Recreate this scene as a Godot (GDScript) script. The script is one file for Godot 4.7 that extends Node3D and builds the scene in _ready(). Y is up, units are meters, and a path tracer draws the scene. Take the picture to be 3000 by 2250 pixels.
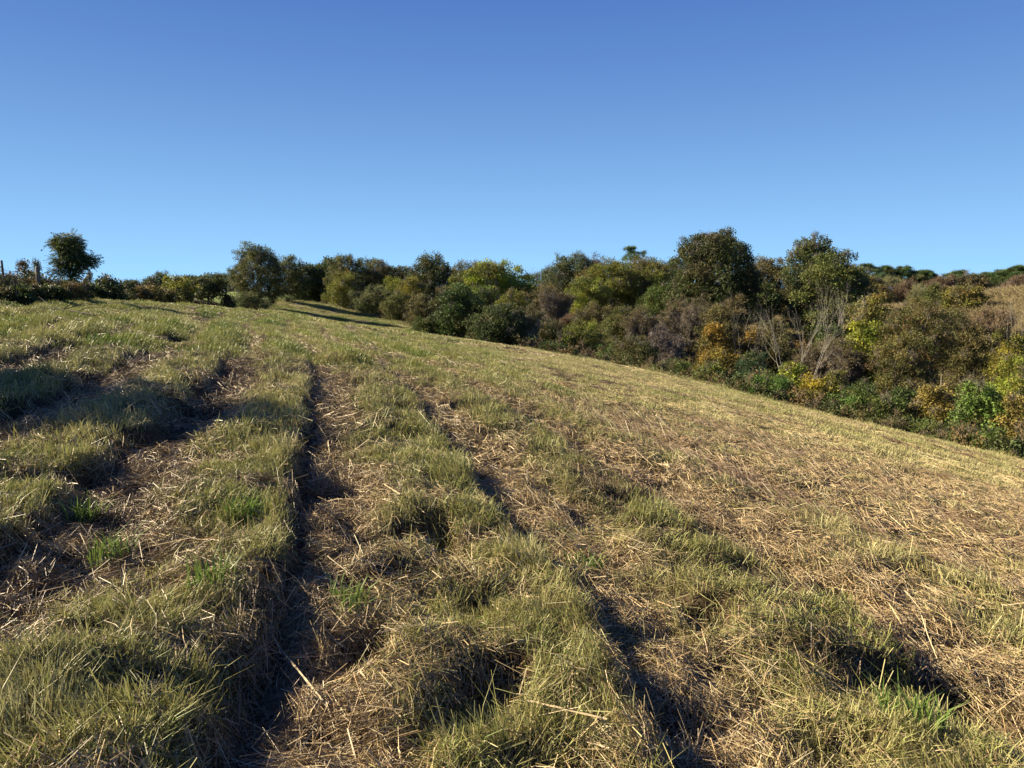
extends Node3D
# A mown hillside field on a clear autumn afternoon: sun low on the left, wooded valley on the right, fence hedge on the left.

var rng := RandomNumberGenerator.new()
var names := {}
var mats := {}
var spr := {}
var n_clump := FastNoiseLite.new()
var n_fine := FastNoiseLite.new()
var n_patch := FastNoiseLite.new()
var n_row := FastNoiseLite.new()

# ---------------------------------------------------------------- naming
func numbered(called: String) -> String:
	var k: int = names.get(called, 0)
	names[called] = k + 1
	return called if k == 0 else "%s_%03d" % [called, k]

func tag(o: Node, label: String, category := "", group := "", kind := "") -> void:
	if label: o.set_meta("label", label)
	if category: o.set_meta("category", category)
	if group: o.set_meta("group", group)
	if kind: o.set_meta("kind", kind)

func thing(called: String, label: String, category: String, at: Vector3, group := "") -> Node3D:
	var o := Node3D.new()
	o.name = numbered(called)
	add_child(o)
	o.position = at
	tag(o, label, category, group)
	return o

func part(called: String, m: Mesh, material: Material, parent: Node3D) -> MeshInstance3D:
	var o := MeshInstance3D.new()
	o.name = called
	o.mesh = m
	o.material_override = material
	parent.add_child(o, true)
	return o

func scatter(called: String, m: Mesh, material: Material, parent: Node3D, where: Array, tint: PackedColorArray) -> MultiMeshInstance3D:
	var mm := MultiMesh.new()
	mm.transform_format = MultiMesh.TRANSFORM_3D
	mm.use_colors = true
	mm.mesh = m
	mm.instance_count = where.size()
	for i in where.size():
		mm.set_instance_transform(i, where[i])
		mm.set_instance_color(i, tint[i])
	var o := MultiMeshInstance3D.new()
	o.name = called
	o.multimesh = mm
	o.material_override = material
	o.set_meta("kind", "stuff")
	parent.add_child(o, true)
	return o

# ---------------------------------------------------------------- terrain
const TP := [
	Vector2(-44.45,-108.00),
	Vector2(-34.80,-104.00),
	Vector2(-29.84,-104.00),
	Vector2(-23.94,-100.00),
	Vector2(-18.22,-95.00),
	Vector2(-12.67,-88.00),
	Vector2(-8.65,-80.00),
	Vector2(0.81,-56.00),
	Vector2(8.72,-45.00),
	Vector2(13.51,-37.00),
	Vector2(16.40,-31.00),
	Vector2(18.47,-25.00),
	Vector2(0.00,0.00),
	Vector2(0.00,-5.00),
	Vector2(0.00,-12.00),
	Vector2(0.00,-25.00),
	Vector2(-1.00,-40.00),
	Vector2(5.00,-3.00),
	Vector2(7.00,-9.00),
	Vector2(9.00,-16.00),
	Vector2(10.00,-26.00),
	Vector2(4.00,-33.00),
	Vector2(-5.00,-3.00),
	Vector2(-9.00,-11.00),
	Vector2(-13.00,-16.00),
	Vector2(-17.00,-9.00),
	Vector2(-12.00,-28.00),
	Vector2(0.00,8.00),
	Vector2(8.00,8.00),
	Vector2(-10.00,8.00),
	Vector2(-25.00,0.00),
	Vector2(-30.00,20.00),
	Vector2(20.00,10.00),
	Vector2(20.00,-8.00),
	Vector2(-18.65,-26.00),
	Vector2(-20.39,-31.00),
	Vector2(-22.71,-38.00),
	Vector2(-24.73,-47.00),
	Vector2(-26.09,-58.00),
	Vector2(-27.99,-68.00),
	Vector2(-29.68,-80.00),
	Vector2(-12.85,-40.00),
	Vector2(-12.09,-42.00),
	Vector2(-10.33,-43.00),
	Vector2(-8.46,-44.00),
	Vector2(-6.49,-45.00),
	Vector2(-4.43,-46.00),
	Vector2(-2.26,-47.00),
	Vector2(-16.71,-52.00),
	Vector2(-14.97,-52.00),
	Vector2(-12.73,-53.00),
	Vector2(-10.39,-54.00),
	Vector2(-7.94,-55.00),
	Vector2(-25.67,-80.00),
	Vector2(-23.01,-80.00),
	Vector2(-19.19,-80.00),
	Vector2(-15.37,-80.00),
	Vector2(-11.24,-78.00),
	Vector2(-19.57,-68.00),
	Vector2(-16.33,-68.00),
	Vector2(-13.07,-68.00),
	Vector2(-9.81,-68.00),
	Vector2(-26.43,-92.00),
	Vector2(-22.05,-92.00),
	Vector2(-16.89,-88.00),
	Vector2(-34.00,-25.00),
	Vector2(-40.00,-50.00),
	Vector2(-48.00,-80.00),
	Vector2(-60.00,-40.00),
	Vector2(-75.00,-90.00),
	Vector2(24.44,-32.00),
	Vector2(22.91,-40.00),
	Vector2(18.62,-47.00),
	Vector2(11.81,-55.00),
	Vector2(1.89,-66.00),
	Vector2(-7.14,-88.00),
	Vector2(-28.16,-118.00),
	Vector2(-17.38,-104.00),
	Vector2(32.22,-45.00),
	Vector2(29.41,-56.00),
	Vector2(21.39,-64.00),
	Vector2(10.60,-74.00),
	Vector2(0.00,-88.00),
	Vector2(50.12,-70.00),
	Vector2(42.01,-80.00),
	Vector2(30.07,-90.00),
	Vector2(14.32,-100.00),
	Vector2(0.00,-110.00),
	Vector2(74.76,-108.00),
	Vector2(65.23,-122.00),
	Vector2(41.77,-125.00),
	Vector2(8.45,-118.00),
	Vector2(-13.37,-140.00),
	Vector2(-40.10,-140.00),
	Vector2(-53.47,-140.00),
	Vector2(-63.01,-120.00),
	Vector2(107.41,-150.00),
	Vector2(78.77,-150.00),
	Vector2(55.14,-165.00),
	Vector2(0.00,-165.00),
	Vector2(-47.26,-165.00),
	Vector2(-94.52,-165.00),
]
const TW := [-3.79443,4.03654,2.32924,6.35620,8.17060,13.22805,9.86651,7.45309,5.21064,2.16994,1.68855,4.91542,-1.22347,0.94660,0.53706,-0.21317,-4.01997,3.44025,-1.53691,-0.05656,-1.56384,1.07629,-1.96735,0.62051,1.00012,-1.19238,-2.09745,0.23030,1.23680,0.20357,0.22529,-0.07116,-0.98916,-1.41916,0.81555,1.08332,-1.02394,0.38210,1.71467,-0.22080,-3.65237,3.61517,1.71928,-4.13767,-1.82500,3.61146,0.85334,-0.70239,-3.70160,7.13272,-4.23314,-3.22273,0.46193,8.76868,-2.04531,-3.47461,-1.76898,-3.69634,3.78978,-4.05414,-3.40628,6.20644,1.00458,-8.13752,-3.99843,-0.40205,-0.65250,-0.66852,0.08220,-0.23001,-7.36792,-0.85128,-2.50190,-6.04755,-7.67490,-16.95779,-1.71307,-11.79725,1.28140,-0.41733,2.79170,1.49916,2.89194,3.50353,-5.25209,2.15359,-0.15631,4.59867,2.78809,-2.57760,0.71863,-0.94449,-0.22850,1.43337,-0.75350,1.22930,0.32753,-1.77711,1.28944,-0.07791,-0.06656,-0.12678,-4.67668,0.03502,-0.57207]
const GX0 := -75.0
const GZ0 := -190.0
const GS := 0.75
const GW := 220
const GH := 300
var grid := PackedFloat32Array()
var tpx := PackedFloat32Array()
var tpz := PackedFloat32Array()
var tww := PackedFloat32Array()

func macro_exact(x: float, z: float) -> float:
	var r := sqrt(x * x + z * z)
	var t := smoothstep(200.0, 320.0, r)
	var h := 0.0
	if t < 1.0:
		var qx := x / 40.0
		var qz := z / 40.0
		var n := tpx.size()
		h = tww[n] + tww[n + 1] * qx + tww[n + 2] * qz
		for i in n:
			var dx := qx - tpx[i]
			var dz := qz - tpz[i]
			var r2 := dx * dx + dz * dz
			if r2 > 1e-12:
				h += tww[i] * r2 * log(r2)
	h = h * (1.0 - t) + 0.3 * t
	var t2 := smoothstep(4.0, 34.0, z)
	return h * (1.0 - t2) + t2 * clampf(-0.09 * x, -4.0, 3.0)

func bake_ground() -> void:
	for p in TP:
		tpx.append(p.x / 40.0)
		tpz.append(p.y / 40.0)
	for v in TW:
		tww.append(v)
	grid.resize(GW * GH)
	for j in GH:
		for i in GW:
			grid[j * GW + i] = macro_exact(GX0 + i * GS, GZ0 + j * GS)

func macro(x: float, z: float) -> float:
	var fx := (x - GX0) / GS
	var fz := (z - GZ0) / GS
	var i := int(floor(fx))
	var j := int(floor(fz))
	if i < 0 or j < 0 or i >= GW - 1 or j >= GH - 1:
		return macro_exact(x, z)
	fx -= i
	fz -= j
	var k := j * GW + i
	return lerpf(lerpf(grid[k], grid[k + 1], fx), lerpf(grid[k + GW], grid[k + GW + 1], fx), fz)

# the mower's rows: distance across them counted in row widths
func row_coord(x: float, z: float) -> float:
	var d := maxf(-z, -4.0)
	var c := 0.0
	if d < 27.0:
		c = -0.45 - 0.2 * d - 0.0042 * d * d
	else:
		c = -8.91 - 0.30 * (d - 27.0)
	return (x - c) / 1.5 + 0.10 * n_row.get_noise_2d(x * 0.8, z * 0.8)

# 0 in the trough with raked straw, rising to 1 on the ridge with standing stubble, then a sharp fall
func row_shape(x: float, z: float) -> float:
	var u := row_coord(x, z)
	var t: float = u - floor(u)
	if t > 0.93:
		return 1.0 - smoothstep(0.93, 1.0, t)
	return smoothstep(0.18, 0.62, t)

func row_strength(x: float, z: float) -> float:
	var d := -z
	var right := smoothstep(0.5, 5.0, x + 0.13 * d)
	var s := 1.0 - 0.72 * right
	s *= 0.95 + 0.5 * n_patch.get_noise_2d(x * 1.7 + 40.0, z * 0.8)
	return clampf(s, 0.10, 1.1)

func in_field(x: float, z: float) -> float:
	# 1 inside the mown field, 0 in hedge and woods
	var d := -z
	var left := -10.8 - 0.30 * d - 0.4
	if d > 60.0:
		left = -29.2 - 0.16 * (d - 60.0)
	var edge := edge_x(d)
	return smoothstep(left - 0.6, left + 0.6, x) * (1.0 - smoothstep(edge - 0.8, edge + 0.8, x)) * (1.0 - smoothstep(104.5, 106.0, d))

const EX := [Vector2(-30, 22.5), Vector2(0, 22.0), Vector2(18, 20.2), Vector2(25, 19.4), Vector2(31, 17.0), Vector2(37, 14.1), Vector2(45, 9.3), Vector2(56, 1.4), Vector2(66, -4.6), Vector2(74, -7.2), Vector2(80, -8.9), Vector2(88, -12.9), Vector2(95, -18.5), Vector2(100, -24.3), Vector2(104, -30.2), Vector2(108, -38.0)]
func edge_x(d: float) -> float:
	for i in range(EX.size() - 1):
		if d < EX[i + 1].x:
			return lerpf(EX[i].y, EX[i + 1].y, clampf((d - EX[i].x) / (EX[i + 1].x - EX[i].x), 0.0, 1.0))
	return -38.0

func micro(x: float, z: float) -> float:
	var r := sqrt(x * x + z * z)
	var a := 1.0 - 0.55 * smoothstep(12.0, 45.0, r)
	if r > 150.0:
		return 0.0
	var near := 1.0 - smoothstep(3.0, 6.5, r)
	var st := row_strength(x, z)
	var m := (0.13 - 0.035 * near) * row_shape(x, z) * st
	var u := row_coord(x, z)
	var t: float = u - floor(u)
	m -= 0.065 * st * smoothstep(0.13, 0.03, t)
	var chaos := 1.0 - 0.6 * smoothstep(-1.0, 4.0, x + 0.13 * -z)
	var c := n_clump.get_noise_2d(x, z)
	m += chaos * (0.075 + 0.07 * near) * c
	var h := n_clump.get_noise_2d(x * 0.9 + 91.0, z * 0.9 - 37.0)
	m -= (chaos * 0.12 + 0.10 * near) * smoothstep(0.22, 0.55, h)
	if r < 30.0:
		m += 0.055 * n_fine.get_noise_2d(x, z)
	return m * a

func ground_y(x: float, z: float) -> float:
	return macro(x, z) + micro(x, z)

# ---------------------------------------------------------------- materials
func mat(called: String, color: Color, rough := 0.9, back := 0.0) -> StandardMaterial3D:
	if mats.has(called):
		return mats[called]
	var m := StandardMaterial3D.new()
	m.resource_name = called
	m.albedo_color = color.linear_to_srgb()
	m.roughness = rough
	m.metallic_specular = 0.35
	m.cull_mode = BaseMaterial3D.CULL_DISABLED
	m.vertex_color_use_as_albedo = true
	if back > 0.0:
		m.backlight_enabled = true
		m.backlight = Color(back, back, back).linear_to_srgb()
	mats[called] = m
	return m

func bark(called: String, color: Color) -> StandardMaterial3D:
	if mats.has(called):
		return mats[called]
	var m := StandardMaterial3D.new()
	m.resource_name = called
	var n := FastNoiseLite.new()
	n.seed = called.length()
	n.frequency = 0.03
	n.fractal_octaves = 4
	var g := Gradient.new()
	g.set_color(0, (color * 0.55).linear_to_srgb())
	g.set_color(1, (color * 1.35).linear_to_srgb())
	var t := NoiseTexture2D.new()
	t.width = 128
	t.height = 128
	t.seamless = true
	t.noise = n
	t.color_ramp = g
	m.albedo_texture = t
	m.uv1_triplanar = true
	m.uv1_scale = Vector3(2.5, 0.8, 2.5)
	m.roughness = 0.95
	m.cull_mode = BaseMaterial3D.CULL_DISABLED
	mats[called] = m
	return m

# ---------------------------------------------------------------- mesh helpers
class Soup:
	var v := PackedVector3Array()
	var c := PackedColorArray()
	func tri(a: Vector3, b: Vector3, d: Vector3, col: Color) -> void:
		v.append(a); v.append(b); v.append(d)
		c.append(col); c.append(col); c.append(col)
	func quad(a: Vector3, b: Vector3, d: Vector3, e: Vector3, col: Color) -> void:
		tri(a, b, d, col)
		tri(a, d, e, col)
	# blade that tapers along pts, side = width direction
	func blade(pts: Array, side: Vector3, w: float, col: Color, tip: Color) -> void:
		var n := pts.size() - 1
		for i in n:
			var w0 := w * (1.0 - 0.75 * float(i) / n)
			var w1 := w * (1.0 - 0.75 * float(i + 1) / n)
			var a: Vector3 = pts[i]
			var b: Vector3 = pts[i + 1]
			var k: Color = col.lerp(tip, float(i) / maxf(n - 1, 1))
			quad(a - side * w0, a + side * w0, b + side * w1, b - side * w1, k)
	# thin three sided stem
	func stem(a: Vector3, b: Vector3, ra: float, rb: float, col: Color) -> void:
		var d := (b - a).normalized()
		var s := d.cross(Vector3.UP if absf(d.y) < 0.9 else Vector3.RIGHT).normalized()
		var t := d.cross(s)
		for k in 3:
			var o0 := s * cos(TAU * k / 3.0) + t * sin(TAU * k / 3.0)
			var o1 := s * cos(TAU * (k + 1) / 3.0) + t * sin(TAU * (k + 1) / 3.0)
			quad(a + o0 * ra, a + o1 * ra, b + o1 * rb, b + o0 * rb, col)
	func mesh() -> ArrayMesh:
		var arr := []
		arr.resize(Mesh.ARRAY_MAX)
		arr[Mesh.ARRAY_VERTEX] = v
		arr[Mesh.ARRAY_COLOR] = c
		var m := ArrayMesh.new()
		m.add_surface_from_arrays(Mesh.PRIMITIVE_TRIANGLES, arr)
		return m

func tube(st: SurfaceTool, pts: Array, radii: Array, sides := 6) -> void:
	var rings := []
	for i in pts.size():
		var d: Vector3 = (pts[mini(i + 1, pts.size() - 1)] - pts[maxi(i - 1, 0)]).normalized()
		var s := d.cross(Vector3.UP if absf(d.y) < 0.9 else Vector3.RIGHT).normalized()
		var t := d.cross(s)
		var ring := []
		for k in sides:
			var a := TAU * k / sides
			ring.append(pts[i] + (s * cos(a) + t * sin(a)) * radii[i])
		rings.append(ring)
	for i in pts.size() - 1:
		for k in sides:
			var k2 := (k + 1) % sides
			for p in [rings[i][k], rings[i + 1][k], rings[i + 1][k2], rings[i][k], rings[i + 1][k2], rings[i][k2]]:
				st.add_vertex(p)

func begin() -> SurfaceTool:
	var st := SurfaceTool.new()
	st.begin(Mesh.PRIMITIVE_TRIANGLES)
	st.set_smooth_group(0)
	return st

func done(st: SurfaceTool) -> ArrayMesh:
	st.index()
	st.generate_normals()
	return st.commit()

func rdir() -> Vector3:
	var y := rng.randf_range(-1.0, 1.0)
	var a := rng.randf() * TAU
	var r := sqrt(1.0 - y * y)
	return Vector3(r * cos(a), y, r * sin(a))

func grey(a: float, b: float) -> Color:
	var g := rng.randf_range(a, b)
	return Color(g, g, g)

# ---------------------------------------------------------------- leaf sprigs (radius about 1)
func leaf(s: Soup, p: Vector3, along: Vector3, up: Vector3, l: float, w: float, col: Color) -> void:
	var side := along.cross(up).normalized() * w
	var nrm := side.cross(along).normalized() * (w * 0.35)
	var tip := p + along * l
	var mid := p + along * (l * 0.45)
	s.tri(p, mid + side + nrm, tip, col)
	s.tri(p, tip, mid - side + nrm, col)

func make_sprigs() -> void:
	var s := Soup.new()
	for i in 22:
		var d := rdir()
		d.y *= 0.6
		leaf(s, d * rng.randf_range(0.1, 0.8), (d + rdir() * 0.8).normalized(), (Vector3.UP + rdir() * 0.9).normalized(), rng.randf_range(0.28, 0.42), 0.13, grey(0.7, 1.3))
	spr["broad"] = s.mesh()
	s = Soup.new()
	for i in 30:
		var d := rdir()
		d.y *= 0.75
		leaf(s, d * rng.randf_range(0.1, 0.95), (d + rdir()).normalized(), (Vector3.UP + rdir() * 0.9).normalized(), rng.randf_range(0.22, 0.34), 0.09, grey(0.7, 1.3))
	spr["fine"] = s.mesh()
	s = Soup.new()
	for k in 3:
		var d := Vector3(cos(TAU * (k + 0.2) / 3.0), 0.15, sin(TAU * (k + 0.2) / 3.0))
		var p := Vector3.ZERO
		for j in 5:
			var q := p + d * 0.24
			q.y -= 0.035 * j
			s.stem(p, q, 0.008, 0.006, Color(0.8, 0.7, 0.5))
			for sd in [-1.0, 1.0]:
				var o: Vector3 = d.cross(Vector3.UP).normalized() * sd
				leaf(s, q, (o + d * 0.7 + Vector3(0, -0.55, 0)).normalized(), Vector3.UP, rng.randf_range(0.30, 0.42), 0.075, grey(0.8, 1.2))
			p = q
		leaf(s, p, (d + Vector3(0, -0.8, 0)).normalized(), Vector3.UP, 0.4, 0.075, grey(0.8, 1.2))
	spr["pinnate"] = s.mesh()
	s = Soup.new()
	for i in 46:
		var d := rdir()
		d.y = d.y * 0.35 + 0.22
		var p := d * rng.randf_range(0.0, 0.5)
		var o := d.cross(Vector3.UP).normalized()
		s.blade([p, p + (d + rdir() * 0.35).normalized() * 0.55], o, 0.035, grey(0.7, 1.3), grey(0.8, 1.3))
	spr["needle"] = s.mesh()
	s = Soup.new()
	for i in 9:
		var d := (rdir() * 0.8 + Vector3.UP * 0.9).normalized()
		var a := -d * 0.35 + rdir() * 0.25
		var b := a + d * rng.randf_range(0.7, 1.2)
		s.stem(a, b, 0.022, 0.010, grey(0.8, 1.2))
		for k in 2:
			var m := a.lerp(b, rng.randf_range(0.35, 0.8))
			s.stem(m, m + (d + rdir() * 0.9).normalized() * 0.45, 0.012, 0.007, grey(0.8, 1.2))
	spr["twig"] = s.mesh()

# palettes: two linear colours, sprig kind, share of accent sprigs, accent colour
var PAL := {
	"dk": [Color(0.026, 0.036, 0.014), Color(0.052, 0.062, 0.024), "broad", 0.06, Color(0.10, 0.09, 0.03)],
	"dk2": [Color(0.028, 0.034, 0.015), Color(0.060, 0.062, 0.026), "broad", 0.05, Color(0.10, 0.07, 0.03)],
	"dkg": [Color(0.030, 0.046, 0.015), Color(0.058, 0.076, 0.024), "broad", 0.04, Color(0.10, 0.10, 0.03)],
	"oldk": [Color(0.040, 0.042, 0.016), Color(0.075, 0.068, 0.026), "fine", 0.12, Color(0.13, 0.10, 0.03)],
	"bg": [Color(0.026, 0.042, 0.024), Color(0.048, 0.066, 0.036), "fine", 0.03, Color(0.08, 0.08, 0.03)],
	"gg": [Color(0.050, 0.058, 0.034), Color(0.078, 0.084, 0.044), "fine", 0.08, Color(0.11, 0.09, 0.04)],
	"gr": [Color(0.046, 0.064, 0.018), Color(0.085, 0.100, 0.028), "fine", 0.08, Color(0.14, 0.12, 0.03)],
	"grb": [Color(0.046, 0.078, 0.020), Color(0.085, 0.125, 0.030), "fine", 0.05, Color(0.15, 0.15, 0.03)],
	"grv": [Color(0.055, 0.082, 0.022), Color(0.100, 0.130, 0.035), "broad", 0.06, Color(0.16, 0.15, 0.04)],
	"ol": [Color(0.056, 0.058, 0.021), Color(0.090, 0.084, 0.031), "fine", 0.10, Color(0.13, 0.09, 0.035)],
	"olg": [Color(0.055, 0.062, 0.020), Color(0.092, 0.092, 0.030), "broad", 0.08, Color(0.13, 0.11, 0.03)],
	"olyg": [Color(0.085, 0.086, 0.020), Color(0.150, 0.132, 0.032), "fine", 0.16, Color(0.19, 0.13, 0.035)],
	"olye": [Color(0.100, 0.085, 0.024), Color(0.165, 0.130, 0.036), "broad", 0.16, Color(0.21, 0.14, 0.04)],
	"olbr": [Color(0.070, 0.060, 0.025), Color(0.115, 0.090, 0.036), "fine", 0.18, Color(0.15, 0.09, 0.04)],
	"brol": [Color(0.088, 0.068, 0.034), Color(0.130, 0.096, 0.044), "fine", 0.22, Color(0.07, 0.07, 0.025)],
	"paleol": [Color(0.080, 0.084, 0.040), Color(0.120, 0.118, 0.054), "fine", 0.10, Color(0.13, 0.11, 0.05)],
	"yg": [Color(0.088, 0.098, 0.018), Color(0.160, 0.158, 0.030), "fine", 0.14, Color(0.22, 0.17, 0.03)],
	"ygb": [Color(0.105, 0.125, 0.016), Color(0.190, 0.195, 0.028), "broad", 0.12, Color(0.26, 0.22, 0.03)],
	"ygb2": [Color(0.095, 0.105, 0.017), Color(0.210, 0.185, 0.028), "broad", 0.18, Color(0.06, 0.08, 0.02)],
	"ye": [Color(0.130, 0.108, 0.020), Color(0.215, 0.160, 0.028), "fine", 0.30, Color(0.10, 0.10, 0.022)],
	"yeol": [Color(0.150, 0.135, 0.030), Color(0.240, 0.200, 0.045), "broad", 0.22, Color(0.09, 0.09, 0.025)],
	"yeor": [Color(0.180, 0.130, 0.020), Color(0.270, 0.180, 0.026), "fine", 0.24, Color(0.13, 0.12, 0.02)],
	"or": [Color(0.130, 0.078, 0.020), Color(0.200, 0.108, 0.024), "broad", 0.25, Color(0.13, 0.11, 0.025)],
	"orye": [Color(0.120, 0.088, 0.020), Color(0.220, 0.130, 0.026), "broad", 0.30, Color(0.08, 0.085, 0.02)],
	"br": [Color(0.095, 0.062, 0.032), Color(0.150, 0.095, 0.045), "broad", 0.15, Color(0.17, 0.13, 0.04)],
	"brye": [Color(0.110, 0.074, 0.028), Color(0.185, 0.125, 0.040), "broad", 0.25, Color(0.09, 0.09, 0.025)],
	"drab": [Color(0.072, 0.062, 0.044), Color(0.120, 0.100, 0.064), "twig", 0.20, Color(0.08, 0.08, 0.035)],
	"redvine": [Color(0.120, 0.055, 0.030), Color(0.120, 0.090, 0.034), "broad", 0.35, Color(0.10, 0.10, 0.03)],
	"rust": [Color(0.088, 0.062, 0.036), Color(0.125, 0.086, 0.046), "fine", 0.20, Color(0.10, 0.08, 0.04)],
	"rustd": [Color(0.064, 0.046, 0.030), Color(0.092, 0.064, 0.038), "fine", 0.15, Color(0.08, 0.07, 0.03)],
	"pinkbr": [Color(0.150, 0.095, 0.062), Color(0.190, 0.125, 0.072), "fine", 0.10, Color(0.12, 0.10, 0.05)],
	"purple": [Color(0.100, 0.086, 0.046), Color(0.140, 0.116, 0.056), "fine", 0.20, Color(0.12, 0.09, 0.04)],
	"tan": [Color(0.150, 0.112, 0.062), Color(0.190, 0.140, 0.074), "fine", 0.10, Color(0.13, 0.11, 0.045)],
	"paleleaf": [Color(0.085, 0.090, 0.040), Color(0.130, 0.120, 0.050), "fine", 0.10, Color(0.15, 0.12, 0.04)],
	"greytwig2": [Color(0.12, 0.10, 0.085), Color(0.15, 0.12, 0.095), "fine", 0.1, Color(0.10, 0.08, 0.05)],
	"pinegreen": [Color(0.030, 0.044, 0.022), Color(0.050, 0.066, 0.032), "needle", 0.05, Color(0.06, 0.06, 0.03)],
	"far": [Color(0.050, 0.060, 0.035), Color(0.075, 0.082, 0.045), "fine", 0.10, Color(0.09, 0.08, 0.04)],
}

# ---------------------------------------------------------------- trees
func crown_into(o: Node3D, called: String, lobes: Array, pal: Array, size: float, density: float, mixed := true) -> void:
	# lobes: [centre, radii]; leaf sprigs fill the lobes, thickest near their skins
	var where := []
	var tint := PackedColorArray()
	var ca: Color = pal[0] * Color(1.36, 1.60, 1.18)
	var cb: Color = pal[1] * Color(1.36, 1.60, 1.18)
	for l in lobes:
		var c: Vector3 = l[0]
		var r: Vector3 = l[1]
		var area := 4.0 * PI * pow((pow(r.x * r.y, 1.6) + pow(r.x * r.z, 1.6) + pow(r.y * r.z, 1.6)) / 3.0, 1.0 / 1.6)
		var n := int(area * density / (size * size))
		n = clampi(n, 12, 1500)
		var tone := clampf(rng.randf_range(-0.1, 0.9), 0.0, 1.0)
		var la := ca
		var lb := cb
		if mixed and rng.randf() < 0.34:
			var other: Array = PAL[["ol", "olg", "gr", "olbr", "dkg"][rng.randi() % 5]]
			la = ca.lerp(other[0], 0.6)
			lb = cb.lerp(other[1], 0.6)
		for i in n:
			var d := rdir()
			if d.y < -0.35 and rng.randf() < 0.6:
				d.y = -d.y
			var deep := rng.randf()
			var rad := 1.0 + 0.10 * rng.randfn()
			if deep < 0.30:
				rad = rng.randf_range(0.35, 0.9)
			var p := c + d * r * rad
			if p.y < 0.06:
				continue
			var inside := false
			if deep >= 0.30:
				for l2 in lobes:
					if l2 == l:
						continue
					var q: Vector3 = (p - l2[0]) / l2[1]
					if q.length_squared() < 0.55:
						inside = true
						break
			if inside:
				continue
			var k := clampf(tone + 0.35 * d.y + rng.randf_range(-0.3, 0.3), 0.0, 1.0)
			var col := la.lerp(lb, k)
			if rng.randf() < pal[3]:
				col = col.lerp(pal[4], rng.randf_range(0.5, 1.0))
			var j := rng.randf_range(0.86, 1.16)
			col = Color(col.r * j, col.g * j, col.b * j)
			var b := Basis(Vector3.UP, rng.randf() * TAU)
			b = Basis(rdir(), rng.randf_range(0.0, 1.5 if pal[2] == "pinnate" else 0.9)) * b
			var sc := size * rng.randf_range(0.75, 1.35)
			where.append(Transform3D(b.scaled(Vector3(sc, sc, sc)), p))
			tint.append(col)
	var mm: StandardMaterial3D = mat("twig_wood", Color(1, 1, 1), 0.95) if pal[2] == "twig" else mat("leaf", Color(1, 1, 1), 0.62, 0.5)
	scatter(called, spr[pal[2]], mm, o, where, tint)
	if mixed and pal[2] != "twig" and pal[2] != "needle":
		var where2 := []
		var tint2 := PackedColorArray()
		for i in int(where.size() * 0.07):
			var w: Transform3D = where[rng.randi() % where.size()]
			var sc := size * rng.randf_range(1.0, 1.9)
			where2.append(Transform3D(Basis(Vector3.UP, rng.randf() * TAU).scaled(Vector3(sc, sc, sc)), w.origin * Vector3(1.03, 1.01, 1.03)))
			tint2.append(Color(0.11, 0.095, 0.075) * rng.randf_range(0.7, 1.4))
		scatter("twigs", spr["twig"], mat("twig_wood", Color(1, 1, 1), 0.95), o, where2, tint2)

func lobes_for(H: float, W: float, bottom: float, n: int) -> Array:
	# uneven lobes inside a lopsided egg whose top stands at H: big ones for the mass, small ones breaking its outline
	var out := []
	var cy := (H + bottom) / 2.0
	var ry := (H - bottom) / 2.0
	var rx := W / 2.0
	var ga := rng.randf() * TAU
	var lop := rng.randf() * TAU
	for i in n:
		var f := (i + 0.5) / n
		var y := 1.0 - 2.0 * f
		var a := ga + i * 2.39996
		var rr := sqrt(maxf(0.0, 1.0 - y * y))
		var wide := (1.0 if y < 0.2 else 1.0 - 0.15 * (y - 0.2)) * (1.0 + 0.16 * cos(a * 2.0 + lop)) * rng.randf_range(0.84, 1.12)
		var lr := rng.randf_range(0.30, 0.50)
		var k := 1.0 - lr * rng.randf_range(0.72, 1.05)
		if i % 3 == 1:
			lr = rng.randf_range(0.14, 0.25)
			k = rng.randf_range(0.80, 1.06)
		var c := Vector3(cos(a) * rr * rx * k * wide, cy + y * ry * (1.0 - lr * 0.9), sin(a) * rr * rx * k * wide)
		var m := minf(rx, ry)
		var v := lerpf(m, (rx + ry) * 0.5, 0.5) * lr
		if i % 3 == 1 and y > 0.2:
			c.y += ry * rng.randf_range(0.0, 0.10)
		out.append([c, Vector3(v * rng.randf_range(0.8, 1.2), v * rng.randf_range(0.7, 1.15), v * rng.randf_range(0.8, 1.2))])
	out.append([Vector3(0, cy, 0), Vector3(rx * 0.62, ry * 0.66, rx * 0.62)])
	return out

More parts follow.
